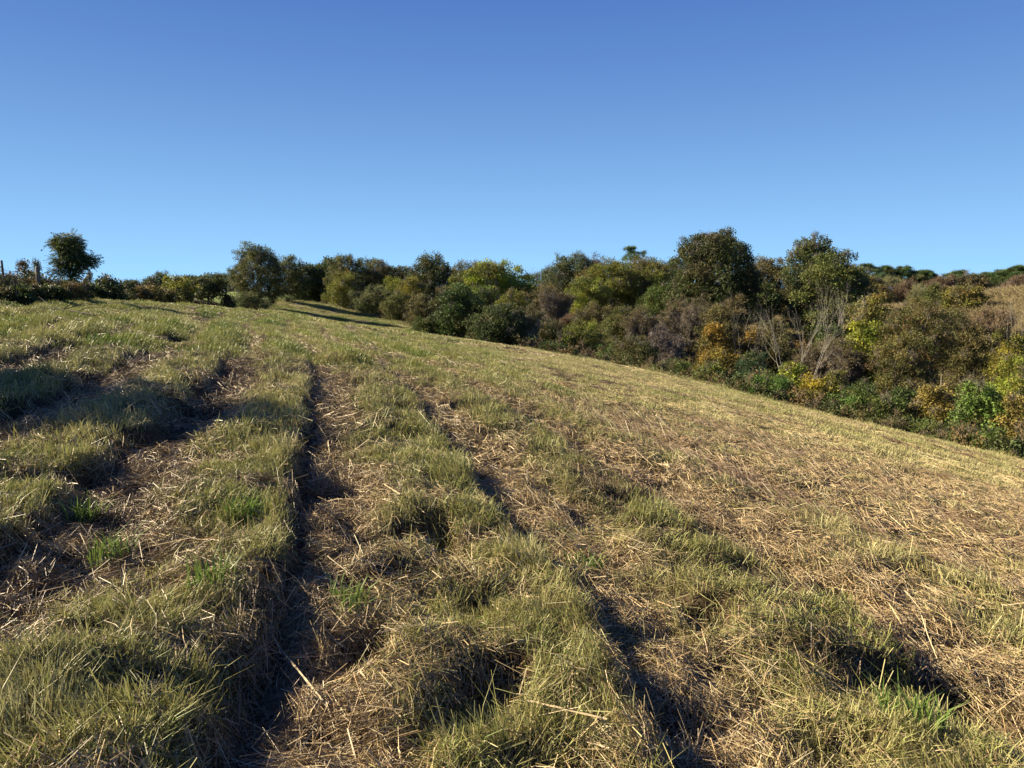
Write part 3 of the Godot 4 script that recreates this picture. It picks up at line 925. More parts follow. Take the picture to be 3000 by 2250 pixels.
func lone_tree() -> void:
	# the small tree standing over the fence with long drooping compound leaves
	var x := -19.5
	var z := -31.6
	var o := thing("lone_tree", "lone small tree with drooping leaves standing dark over the fence hedge at the left", "tree", Vector3(x, macro(x, z) - 0.05, z))
	var L := []
	# x offset, height, radius x, radius y
	for a in [[0.05, 3.72, 0.42, 0.30], [-0.38, 3.62, 0.30, 0.20], [0.42, 3.50, 0.34, 0.26], [-0.72, 3.42, 0.26, 0.16], [0.10, 3.22, 0.62, 0.36], [0.58, 3.05, 0.34, 0.26], [-0.32, 2.86, 0.48, 0.28], [0.22, 2.68, 0.52, 0.34], [0.98, 2.55, 0.34, 0.24], [1.25, 2.42, 0.30, 0.24], [0.78, 2.42, 0.38, 0.26], [1.05, 2.20, 0.30, 0.18], [0.08, 2.22, 0.40, 0.26], [-0.42, 2.12, 0.34, 0.20], [0.42, 2.00, 0.34, 0.20], [-0.55, 2.50, 0.28, 0.18], [-0.42, 1.82, 0.30, 0.18], [0.12, 1.75, 0.30, 0.24], [-0.04, 1.45, 0.16, 0.2], [0.02, 1.15, 0.16, 0.22]]:
		L.append([Vector3(a[0], a[1] - 0.05, rng.randf_range(-0.5, 0.5)), Vector3(a[2], a[3], a[2])])
	part("trunk", limbs(L, 3.6, 0.085, 0.42), bark("grey_bark", Color(0.10, 0.085, 0.07)), o)
	o.scale = Vector3(0.85, 0.76, 0.85)
	crown_into(o, "crown", L, [Color(0.030, 0.040, 0.016), Color(0.060, 0.068, 0.026), "pinnate", 0.05, Color(0.12, 0.10, 0.03)], 0.25, 1.9, false)
	var s := Soup.new()
	s.stem(Vector3(-0.72, 3.42, 0.1), Vector3(-0.98, 3.30, 0.1), 0.012, 0.008, Color(0.1, 0.08, 0.06))
	s.stem(Vector3(-0.98, 3.30, 0.1), Vector3(-1.22, 3.05, 0.1), 0.008, 0.006, Color(0.1, 0.08, 0.06))
	leaf(s, Vector3(-1.22, 3.08, 0.1), Vector3(-0.5, -0.8, 0.2).normalized(), Vector3(0.3, 0.4, 1).normalized(), 0.12, 0.05, Color(0.05, 0.05, 0.03))
	part("dangling_twig", s.mesh(), mat("stick_plain", Color(1, 1, 1), 0.95), o)

# ---------------------------------------------------------------- ground
func build_ground() -> void:
	var angles := PackedFloat32Array()
	var a := -PI
	while a < PI - 1e-4:
		angles.append(a)
		a += 0.0062 if absf(a) < 0.86 else 0.07
	angles.append(PI)
	var radii := PackedFloat32Array([0.0])
	var r := 0.35
	while r < 1600.0:
		radii.append(r)
		if r < 1.6: r *= 1.06
		elif r < 130.0: r *= 1.0115
		else: r *= 1.08
	var na := angles.size()
	var nr := radii.size()
	var v := PackedVector3Array()
	var nrm := PackedVector3Array()
	var col := PackedColorArray()
	v.resize(na * nr)
	nrm.resize(na * nr)
	col.resize(na * nr)
	for j in nr:
		for i in na:
			var x: float = sin(angles[i]) * radii[j]
			var z: float = -cos(angles[i]) * radii[j]
			v[j * na + i] = Vector3(x, ground_y(x, z), z)
			var p := n_patch.get_noise_2d(x * 3.0, z * 3.0)
			var c := Color(0.026, 0.019, 0.012).lerp(Color(0.055, 0.041, 0.024), clampf(0.5 + p, 0.0, 1.0))
			var f := in_field(x, z)
			if f < 0.99 and x * x + z * z > 600.0:
				var w := Color(0.095, 0.082, 0.038).lerp(Color(0.135, 0.115, 0.052), clampf(0.5 + p, 0.0, 1.0))
				if x < -28.0:
					w = Color(0.075, 0.110, 0.026).lerp(Color(0.10, 0.125, 0.034), clampf(0.5 + p, 0.0, 1.0))
				c = c.lerp(w, 1.0 - f)
			col[j * na + i] = c
	for j in range(1, nr):
		for i in na:
			var e: Vector3 = v[j * na + mini(i + 1, na - 1)] - v[j * na + maxi(i - 1, 0)]
			var g: Vector3 = v[mini(j + 1, nr - 1) * na + i] - v[(j - 1) * na + i]
			var nn := e.cross(g)
			if nn.y < 0.0: nn = -nn
			nrm[j * na + i] = nn.normalized()
	for i in na:
		nrm[i] = Vector3.UP
	var idx := PackedInt32Array()
	for j in nr - 1:
		for i in na - 1:
			var k := j * na + i
			idx.append_array([k, k + na, k + na + 1, k, k + na + 1, k + 1])
	var arr := []
	arr.resize(Mesh.ARRAY_MAX)
	arr[Mesh.ARRAY_VERTEX] = v
	arr[Mesh.ARRAY_NORMAL] = nrm
	arr[Mesh.ARRAY_COLOR] = col
	arr[Mesh.ARRAY_INDEX] = idx
	var m := ArrayMesh.new()
	m.add_surface_from_arrays(Mesh.PRIMITIVE_TRIANGLES, arr)
	var gm := StandardMaterial3D.new()
	gm.resource_name = "soil_and_litter"
	gm.vertex_color_use_as_albedo = true
	gm.roughness = 1.0
	gm.metallic_specular = 0.2
	var o := MeshInstance3D.new()
	o.name = "field_ground"
	o.mesh = m
	o.material_override = gm
	add_child(o)
	tag(o, "brown soil of the mown hillside field under grass and straw", "", "", "structure")

# ---------------------------------------------------------------- grass
const STRAW := [Color(0.42, 0.33, 0.175), Color(0.35, 0.255, 0.125), Color(0.26, 0.175, 0.088), Color(0.46, 0.385, 0.235)]
const GREEN := [Color(0.132, 0.175, 0.030), Color(0.190, 0.215, 0.046), Color(0.090, 0.148, 0.030), Color(0.240, 0.240, 0.070)]
const STUBBLE := [Color(0.37, 0.328, 0.158), Color(0.31, 0.286, 0.122), Color(0.41, 0.355, 0.185)]

class Blades:
	var v := PackedVector3Array()
	var c := PackedColorArray()
	var ix := PackedInt32Array()
	func standing(p: Vector3, mid: Vector3, tip: Vector3, side: Vector3, col: Color, tipcol: Color) -> void:
		var k := v.size()
		v.append(p - side); v.append(p + side); v.append(mid - side * 0.9); v.append(mid + side * 0.9); v.append(tip)
		c.append(col); c.append(col); c.append(col); c.append(col); c.append(tipcol)
		ix.append(k); ix.append(k + 1); ix.append(k + 3)
		ix.append(k); ix.append(k + 3); ix.append(k + 2)
		ix.append(k + 2); ix.append(k + 3); ix.append(k + 4)
	func cut(p: Vector3, tip: Vector3, side: Vector3, col: Color, tipcol: Color) -> void:
		var k := v.size()
		v.append(p - side); v.append(p + side); v.append(tip + side * 0.8); v.append(tip - side * 0.8)
		c.append(col); c.append(col); c.append(tipcol); c.append(tipcol)
		ix.append(k); ix.append(k + 1); ix.append(k + 2)
		ix.append(k); ix.append(k + 2); ix.append(k + 3)
	func straw(a: Vector3, m: Vector3, b: Vector3, side: Vector3, col: Color) -> void:
		var k := v.size()
		v.append(a - side); v.append(a + side); v.append(m - side); v.append(m + side); v.append(b - side * 0.7); v.append(b + side * 0.7)
		for i in 6: c.append(col)
		ix.append(k); ix.append(k + 1); ix.append(k + 3)
		ix.append(k); ix.append(k + 3); ix.append(k + 2)
		ix.append(k + 2); ix.append(k + 3); ix.append(k + 5)
		ix.append(k + 2); ix.append(k + 5); ix.append(k + 4)
	func mesh() -> ArrayMesh:
		var arr := []
		arr.resize(Mesh.ARRAY_MAX)
		arr[Mesh.ARRAY_VERTEX] = v
		arr[Mesh.ARRAY_COLOR] = c
		arr[Mesh.ARRAY_INDEX] = ix
		var m := ArrayMesh.new()
		m.add_surface_from_arrays(Mesh.PRIMITIVE_TRIANGLES, arr)
		return m

func upright(n: int, radius: float, h: float, w: float, bend: float, cut: bool, dead: float, sway := 1.0) -> ArrayMesh:
	var s := Blades.new()
	for i in n:
		var a := rng.randf() * TAU
		var rr := radius * sqrt(rng.randf())
		var p := Vector3(cos(a) * rr, -0.03, sin(a) * rr)
		var hh := h * rng.randf_range(0.45, 1.1)
		var b := rng.randf() * TAU
		var lean := Vector3(cos(b), 0, sin(b)) * hh * sway * rng.randf_range(0.05, bend)
		var side := Vector3(-sin(b + rng.randf_range(-1.2, 1.2)), 0, cos(b)).normalized() * w
		var g := rng.randf_range(0.72, 1.28)
		var c := Color(g, g, g)
		if rng.randf() < dead:
			c = Color(g * 1.5, g * 1.25, g * 1.3)
		var mid := p + Vector3(0, hh * 0.55, 0) + lean * 0.3
		var tip := p + Vector3(0, hh * (1.0 - 0.2 * bend), 0) + lean
		if cut: s.cut(p, tip, side, c, c)
		else: s.standing(p, mid, tip, side, c, c)
	return s.mesh()

func lying(n: int, radius: float, l: float, w: float, thick: float, aligned: float) -> ArrayMesh:
	var s := Blades.new()
	for i in n:
		var a := rng.randf() * TAU
		var rr := radius * sqrt(rng.randf())
		var p := Vector3(cos(a) * rr, rng.randf() * thick, sin(a) * rr)
		var b := rng.randf() * TAU
		if rng.randf() < aligned:
			b = rng.randfn() * 0.35 + (PI if rng.randf() < 0.5 else 0.0)
		var ll := l * rng.randf_range(0.35, 1.15)
		var d := Vector3(cos(b), rng.randfn() * 0.14, sin(b)).normalized()
		var g := rng.randf_range(0.6, 1.30)
		var c := Color(g, g * rng.randf_range(0.94, 1.04), g * rng.randf_range(0.85, 1.1))
		var m := p + Vector3(rng.randfn(), absf(rng.randfn()) * 0.5 + 0.2, rng.randfn()) * ll * 0.05
		s.straw(p - d * ll * 0.5, m, p + d * ll * 0.5, d.cross(rdir()).normalized() * w * rng.randf_range(0.6, 1.5), c)
	return s.mesh()

func ground_basis(x: float, z: float, e: float) -> Basis:
	var h0 := ground_y(x, z)
	var n := Vector3(h0 - ground_y(x + e, z), e, h0 - ground_y(x, z + e)).normalized()
	var t := n.cross(Vector3.BACK).normalized()
	return Basis(t, n, t.cross(n))

func pick(list: Array) -> Color:
	var c: Color = list[rng.randi() % list.size()]
	return c.lerp(list[rng.randi() % list.size()], rng.randf())

# what grows or lies at a spot: [greenness, dryness, brownness, right side of the field]
func cover(x: float, z: float) -> Array:
	var rs := row_shape(x, z)
	var st := row_strength(x, z)
	var right := smoothstep(0.5, 5.0, x - 0.13 * z)
	var pn := n_patch.get_noise_2d(x, z)
	var pf := n_clump.get_noise_2d(x * 1.3 + 11.0, z * 1.3)
	var g := clampf(0.375 + (rs - 0.5) * 1.12 * minf(1.0, st * 1.25) + pn * 0.40 + pf * 0.80 - 0.24 * right * (1.0 - smoothstep(9.0, 20.0, -z)), 0.0, 1.0)
	var u := row_coord(x, z)
	var swath := n_row.get_noise_2d(u * 3.2, z * 0.22 + 30.0)
	var brown := clampf(0.10 + (1.2 + 0.7 * right) * swath + 0.6 * pn * right + 0.35 * pf, 0.0, 1.0)
	var dry := clampf(0.62 - 0.45 * g + 0.30 * right + pf * 0.4 + 0.5 * n_patch.get_noise_2d(x * 2.1 + 70.0, z * 2.1), 0.0, 1.0)
	return [g, dry, brown, right, pf, pn]

func build_grass() -> void:
	var turf := Node3D.new()
	turf.name = "grass"
	add_child(turf)
	tag(turf, "short cut green and straw coloured grass covering the mown field", "grass", "", "stuff")
	var hay := Node3D.new()
	hay.name = "hay_litter"
	add_child(hay)
	tag(hay, "loose golden and brown straw lying over the mown field", "hay", "", "stuff")
	var blade_mat := mat("grass_blade", Color(1, 1, 1), 0.5, 0.45)
	var straw_mat := mat("straw", Color(1, 1, 1), 0.5)
	# close to the camera every blade is geometry of its own; sites of a few blades share the lie of the land
	for zone in [[1.4, 3.4, 1000.0, 1.0], [3.4, 6.5, 560.0, 1.2], [6.5, 15.0, 185.0, 1.8]]:
		var ra: float = zone[0]
		var rb: float = zone[1]
		var k: float = zone[3]
		var count := int(0.5 * 1.56 * (rb * rb - ra * ra) * zone[2])
		var up := Blades.new()
		var lie := Blades.new()
		var rad := 0.045 * k
		for i in count:
			var r := sqrt(lerpf(ra * ra, rb * rb, rng.randf()))
			var an := rng.randf_range(-0.78, 0.78)
			var x := sin(an) * r
			var z := -cos(an) * r
			if in_field(x, z) < rng.randf():
				continue
			var cv := cover(x, z)
			var g: float = cv[0]
			var dry: float = cv[1]
			var brown: float = cv[2]
			var right: float = cv[3]
			var pf: float = cv[4]
			var B := ground_basis(x, z, 0.05)
			var o := Vector3(x, ground_y(x, z), z)
			var nu := int(rng.randf_range(0.0, 1.0) + 10.0 * smoothstep(0.14, 0.80, g))
			var lodge0 := Vector3(cos(pf * 8.0 + x * 0.4), 0, sin(pf * 8.0 + x * 0.4))
			var hbase := (0.026 + 0.058 * g * (1.0 + 0.8 * pf)) * (1.0 - 0.20 * right) * (1.0 + 0.1 * k)
			for j in nu:
				var p := o + B * Vector3(rng.randf_range(-rad, rad) * 1.4, -0.02, rng.randf_range(-rad, rad) * 1.4)
				var lodge := lodge0
				var hh := hbase * rng.randf_range(0.5, 1.45)
				if rng.randf() < 0.06:
					hh *= rng.randf_range(1.3, 1.9)
					lodge *= 1.15
				var b := rng.randf() * TAU
				var lean := (Vector3(cos(b), 0, sin(b)) * rng.randf_range(0.1, 0.7) + lodge * 0.45) * hh
				var side := Vector3(rng.randfn(), 0.0, rng.randfn()).normalized() * (0.0017 * k * rng.randf_range(0.7, 1.4))
				var gl := rng.randf_range(0.75, 1.25)
				var c: Color = pick(GREEN).lerp(pick(STUBBLE), clampf(dry + rng.randf_range(-0.35, 0.35), 0.0, 1.0)) * gl
				var c2 := c.lerp(pick(STUBBLE), 0.3)
				if rng.randf() < 0.45:
					up.cut(p, p + Vector3(0, hh * 0.8, 0) + lean * 0.6, side, c.lerp(pick(STRAW), 0.35), c2)
				else:
					up.standing(p, p + Vector3(0, hh * 0.55, 0) + lean * 0.3, p + Vector3(0, hh * 0.9, 0) + lean, side, c, c2)
			var nl := int(rng.randf_range(0.0, 1.0) + 13.5 * (1.0 - 0.58 * smoothstep(0.25, 0.9, g)))
			var comb: float = pf * 5.0 + cv[5] * 3.0
			if right > 0.3:
				comb = PI * 0.5 + 0.25 - 0.9 * brown
			for j in nl:
				var b := rng.randf() * TAU
				if rng.randf() < 0.35 + 0.35 * brown:
					b = comb + rng.randfn() * 0.3
				var ll := rng.randf_range(0.035, 0.15) * (1.0 + 0.18 * k)
				if rng.randf() < 0.12: ll *= 1.9
				if brown > 0.45 and right > 0.4 and rng.randf() < 0.5:
					b = comb + rng.randfn() * 0.16
					ll *= 2.2
				var d := B * Vector3(cos(b), rng.randfn() * 0.20, sin(b)).normalized()
				var lift := absf(rng.randfn()) * 0.022
				var p := o + B * Vector3(rng.randf_range(-rad, rad) * 1.6, lift, rng.randf_range(-rad, rad) * 1.6)
				var m := p + Vector3(rng.randfn(), absf(rng.randfn()), rng.randfn()) * ll * 0.05
				var gl := rng.randf_range(0.45, 1.15)
				var c := pick(STRAW).lerp(Color(0.088, 0.052, 0.036), clampf(brown + rng.randf_range(-0.3, 0.3), 0.0, 0.9))
				if rng.randf() < g * 0.5:
					c = c.lerp(pick(GREEN), 0.6)
				var wd := 0.0011 * k * rng.randf_range(0.5, 1.6)
				if rng.randf() < 0.03:
					wd *= 1.7
					ll *= 1.3
					if brown > 0.3 and rng.randf() < 0.6:
						c = Color(0.060, 0.036, 0.026)
				if rng.randf() < 0.65:
					lie.cut(p - d * ll * 0.5, p + d * ll * 0.5, d.cross(rdir()).normalized() * wd, c * gl, c * gl)
				else:
					lie.straw(p - d * ll * 0.5, m, p + d * ll * 0.5, d.cross(rdir()).normalized() * wd, c * gl)
		var a := part("grass_patch", up.mesh(), blade_mat, turf)
		a.set_meta("kind", "stuff")
		a = part("straw_patch", lie.mesh(), straw_mat, hay)
		a.set_meta("kind", "stuff")
	# farther off, tufts of many blades are repeated
	for zone in [[15.0, 40.0, 3.4, 0.0042, 0.40, 230, 0.22], [40.0, 110.0, 0.7, 0.0105, 0.90, 300, 0.36]]:
		var ra: float = zone[0]
		var rb: float = zone[1]
		var ups := []
		var lies := []
		for i in 3:
			ups.append(upright(zone[5], zone[4], 1.0, zone[3], 0.6, i != 2, 0.5, 0.12))
			lies.append(lying(int(zone[5] * 0.8), zone[4], zone[6], zone[3] * 0.6, 0.05, [0.2, 0.5, 0.8][i]))
		var W := [[], [], [], [], [], []]
		var T := [PackedColorArray(), PackedColorArray(), PackedColorArray(), PackedColorArray(), PackedColorArray(), PackedColorArray()]
		var count := int(0.5 * 1.56 * (rb * rb - ra * ra) * zone[2] * 2.6)
		for i in count:
			var r := sqrt(lerpf(ra * ra, rb * rb, rng.randf()))
			var an := rng.randf_range(-0.78, 0.78)
			var x := sin(an) * r
			var z := -cos(an) * r
			if in_field(x, z) < rng.randf():
				continue
			var cv := cover(x, z)
			var g: float = cv[0]
			var B := ground_basis(x, z, 0.25 + 0.01 * r)
			var s := rng.randf_range(0.8, 1.2)
			if rng.randf() < 0.5 + 0.5 * g - 0.5 * cv[2]:
				var h := (0.05 + 0.10 * g) * rng.randf_range(0.8, 1.25) * (1.25 if ra > 30.0 else 1.0)
				var c := pick(GREEN).lerp(pick(STUBBLE), clampf(cv[1] + 0.2 - 0.3 * g, 0.0, 1.0))
				var v := rng.randi() % 3
				W[v].append(Transform3D(B * Basis(Vector3.UP, rng.randf() * TAU) * Basis.from_scale(Vector3(s, h, s)), Vector3(x, ground_y(x, z), z)))
				T[v].append(c)
			else:
				var c := pick(STRAW).lerp(Color(0.088, 0.052, 0.036), clampf(cv[2] + rng.randf_range(-0.15, 0.15), 0.0, 0.9))
				c = c.lerp(pick(STUBBLE), 0.45 * (1.0 - cv[2]))
				var v := 3 + rng.randi() % 3
				W[v].append(Transform3D(B * Basis(Vector3.UP, PI * 0.5 + 0.28 + rng.randfn() * 0.4) * Basis.from_scale(Vector3(s, 1.0, s)), Vector3(x, ground_y(x, z) + 0.015, z)))
				T[v].append(c * rng.randf_range(0.85, 1.12))
		for v in 3:
			scatter("grass_patch", ups[v], blade_mat, turf, W[v], T[v])
			scatter("straw_patch", lies[v], straw_mat, hay, W[v + 3], T[v + 3])

func build_undergrowth() -> void:
	# what grows between the named shrubs: unmown weeds, brambles and twigs on the valley floor and under the hedge
	var u := Node3D.new()
	u.name = "undergrowth"
	add_child(u)
	tag(u, "tangle of weeds, brambles and twigs filling the ground between the shrubs", "undergrowth", "", "stuff")
	var W := [[], [], []]
	var T := [PackedColorArray(), PackedColorArray(), PackedColorArray()]
	for i in 60000:
		var r := sqrt(lerpf(24.0 * 24.0, 175.0 * 175.0, pow(rng.randf(), 1.6)))
		var an := rng.randf_range(-0.74, 0.80)
		var x := sin(an) * r
		var z := -cos(an) * r
		if in_field(x, z) > 0.35:
			continue
		var d := -z
		if x < -34.0 or (x < -30.0 and d > 70.0 and d < 90.0):
			continue
		# open grass on the far slope
		var meadow := n_patch.get_noise_2d(x * 0.25, z * 0.25)
		var tall := 1.0
		if r > 88.0 or (x > 24.0 and d > 75.0):
			tall = 0.5 if x > 0.62 * d else 0.12
		if x < -12.0 and d < 72.0:
			tall = 0.75
		var size := (0.22 + r * 0.0055) * (0.6 if tall < 0.2 else 1.0)
		var k := rng.randf()
		var pn := n_patch.get_noise_2d(x * 2.0, z * 2.0)
		var v := 0
		var c := Color(0.06, 0.062, 0.022).lerp(Color(0.11, 0.095, 0.035), rng.randf())
		if k < 0.28 or r > 88.0:
			v = 2
			c = Color(0.10, 0.075, 0.05).lerp(Color(0.17, 0.125, 0.07), rng.randf())
			if r > 88.0:
				c = c.lerp(Color(0.21, 0.175, 0.085), 0.65)
		elif pn > 0.12:
			c = Color(0.045, 0.068, 0.020).lerp(Color(0.085, 0.105, 0.03), rng.randf())
		elif pn < -0.15:
			c = Color(0.10, 0.072, 0.03).lerp(Color(0.15, 0.10, 0.04), rng.randf())
		var y := macro(x, z) + rng.randf() * rng.randf() * 1.7 * tall
		var s := size * rng.randf_range(0.8, 1.5)
		W[v].append(Transform3D(Basis(Vector3.UP, rng.randf() * TAU).scaled(Vector3(s, s, s)), Vector3(x, y, z)))
		T[v].append(c)
	scatter("weed_leaves", spr["fine"], mat("leaf", Color(1, 1, 1), 0.62, 0.5), u, W[0], T[0])
	scatter("weed_twigs", spr["twig"], mat("twig_wood", Color(1, 1, 1), 0.95), u, W[2], T[2])
	# long uncut grass left along the field's lower edge and at its far end
	var fringe := upright(46, 0.28, 1.0, 0.007, 0.45, false, 0.4, 0.5)
	var Wf := []
	var Tf := PackedColorArray()
	for i in 5200:
		var d := rng.randf_range(22.0, 104.0)
		var x := edge_x(d) + rng.randfn() * 0.75 + 0.5
		if d > 40.0 and rng.randf() < 0.3: continue
		var h := rng.randf_range(0.18, 0.55) * (0.6 + 0.8 * absf(n_patch.get_noise_2d(x * 2.0, d * 2.0)))
		Wf.append(Transform3D(Basis(Vector3.UP, rng.randf() * TAU) * Basis.from_scale(Vector3(1.2, h, 1.2)), Vector3(x, macro(x, -d), -d)))
		Tf.append(pick(GREEN).lerp(Color(0.26, 0.215, 0.105), rng.randf_range(0.2, 1.0)))
	scatter("edge_grass", fringe, mat("grass_blade", Color(1, 1, 1), 0.5, 0.45), u, Wf, Tf)
	# brambles under the fence hedge
	var h := Node3D.new()
	h.name = "brambles"
	add_child(h)
	tag(h, "dark brambles and dead stems crowding the foot of the fence hedge", "brambles", "", "stuff")
	W = [[], []]
	T = [PackedColorArray(), PackedColorArray()]
	for i in 17000:
		var d := rng.randf_range(18.0, 74.0)
		var x := -11.6 - 0.30 * d + rng.randf_range(-2.6, 0.5)
		if d > 60.0:
			x = -29.8 - 0.06 * (d - 60.0) + rng.randf_range(-2.0, 0.5)
		var top := 1.0 if d < 45.0 else 0.7
		var y := macro(x, -d) + rng.randf() * top * (0.6 + 0.6 * absf(n_patch.get_noise_2d(x * 3.0, d * 3.0)))
		var v := 0 if rng.randf() < 0.5 else 1
		var s := rng.randf_range(0.22, 0.42)
		W[v].append(Transform3D(Basis(Vector3.UP, rng.randf() * TAU).scaled(Vector3(s, s, s)), Vector3(x, y, -d)))
		if v == 0:
			T[v].append(Color(0.030, 0.034, 0.014).lerp(Color(0.095, 0.075, 0.03), rng.randf() * rng.randf()))
		else:
			T[v].append(Color(0.055, 0.038, 0.030).lerp(Color(0.14, 0.11, 0.08), rng.randf() * rng.randf()))
	scatter("bramble_leaves", spr["fine"], mat("leaf", Color(1, 1, 1), 0.62, 0.5), h, W[0], T[0])
	scatter("bramble_stems", spr["twig"], mat("twig_wood", Color(1, 1, 1), 0.95), h, W[1], T[1])

# ---------------------------------------------------------------- fence and small things
func fence_at(d: float) -> Vector3:
	var x := -12.2 - 0.268 * d
	return Vector3(x, macro(x, -d), -d)

func build_fence() -> void:
	var o := thing("wire_fence", "old woven wire fence on wooden and metal posts running along the hedge at the left", "fence", fence_at(31.0))
	var at := o.position
	var wood := bark("weathered_wood", Color(0.17, 0.145, 0.115))
	var steel := bark("rusty_steel", Color(0.09, 0.07, 0.06))
	for p in [[31.0, 1.42, 0.085, 0], [27.7, 1.55, 0.042, 1], [35.2, 1.30, 0.042, 1], [39.8, 1.28, 0.045, 1], [48.0, 1.35, 0.07, 0], [58.0, 1.25, 0.075, 0], [23.2, 1.45, 0.028, 1], [66.0, 1.15, 0.05, 0], [71.0, 1.1, 0.05, 0]]:
		var st := begin()
		var base: Vector3 = fence_at(p[0]) - at
		var lean := Vector3(rng.randf_range(-0.05, 0.05), 0, rng.randf_range(-0.04, 0.04))
		if p[0] == 48.0:
			lean.x = -0.14
		var r: float = p[2]
		tube(st, [base + Vector3(0, -0.3, 0), base + Vector3(0, 0.5, 0) + lean * 0.4, base + Vector3(0, p[1], 0) + lean, base + Vector3(0, p[1] + r * 0.35, 0) + lean, base + Vector3(0, p[1] + r * 0.4, 0) + lean], [r * 1.08, r, r * 0.95, r * 0.72, 0.001], 9 if p[3] == 0 else 5)
		part("post", done(st), wood if p[3] == 0 else steel, o)
	var w := StandardMaterial3D.new()
	w.resource_name = "galvanised_wire"
	w.albedo_color = Color(0.22, 0.21, 0.20)
	w.metallic = 0.5
	w.roughness = 0.55
	for h in [0.12, 0.32, 0.52, 0.74, 0.98, 1.18]:
		var st := begin()
		var pts := []
		var rad := []
		var d := 21.0
		while d < 70.0:
			var q := fence_at(d) - at
			pts.append(q + Vector3(0, h + 0.02 * sin(d * 1.7), 0))
			rad.append(0.0045)
			d += 1.2
		tube(st, pts, rad, 4)
		part("wire", done(st), w, o)
	var s := Soup.new()
	var d := 22.0
	while d < 50.0:
		var q := fence_at(d) - at
		s.stem(q + Vector3(0, 0.12, 0), q + Vector3(0.01, 0.98, 0), 0.0035, 0.0035, Color(1, 1, 1))
		d += 0.3
	var stays := part("wire_stays", s.mesh(), w, o)
	stays.set_meta("kind", "stuff")

func build_far_things() -> void:
	# board fence on the small meadow across the valley
	var x := 8.9
	var z := -116.0
	var o := thing("board_fence", "short weathered grey board fence on the small tan meadow across the valley", "fence", Vector3(x, macro(x, z), z))
	var wood := bark("old_boards", Color(0.15, 0.135, 0.12))
	var pale := bark("pale_post", Color(0.42, 0.39, 0.34))
	var base := 0.0
	for p in [[-1.25, 0.75], [0.05, 1.15], [1.05, 1.45]]:
		var b := BoxMesh.new()
		b.size = Vector3(0.13, p[1], 0.13)
		var mi := part("post", b, pale, o)
		mi.position = Vector3(p[0], p[1] * 0.5, p[0] * 0.2)
	for sec in [[-1.25, 0.05, 0.0, 0.12], [0.05, 1.05, 0.38, 0.62]]:
		for k in 4:
			var b := BoxMesh.new()
			var len_: float = sec[1] - sec[0]
			b.size = Vector3(len_, 0.17, 0.035)
			var mi := part("board", b, wood if k < 3 else pale, o)
			var mid: float = (sec[0] + sec[1]) * 0.5
			mi.position = Vector3(mid, 0.1 + k * 0.2 + (sec[2] + sec[3]) * 0.5, mid * 0.2 - 0.085)
			mi.rotation = Vector3(0, -0.2, atan2(sec[3] - sec[2], len_))
	x = -92.6
	z = -230.0
	var pl := thing("pale_pole", "thin pale pole standing in the bright far meadow at the left", "pole", Vector3(x, macro(x, z), z))
	var st := begin()
	tube(st, [Vector3(0, -0.2, 0), Vector3(0, 2.4, 0), Vector3(0, 4.7, 0)], [0.10, 0.09, 0.07], 7)
	part("shaft", done(st), pale, pl)
	var rail := thing("low_rail", "low pale rail with two legs just right of the thin pale pole", "rail", Vector3(x + 1.9, macro(x + 1.9, z), z))
	for k in 2:
		st = begin()
		tube(st, [Vector3(k * 1.5 - 0.75, -0.1, 0), Vector3(k * 1.5 - 0.75, 1.5, 0)], [0.05, 0.05], 6)
		part("leg", done(st), pale, rail)
	st = begin()
	tube(st, [Vector3(-0.85, 1.5, 0), Vector3(0.85, 1.5, 0)], [0.06, 0.06], 6)
	part("bar", done(st), pale, rail)

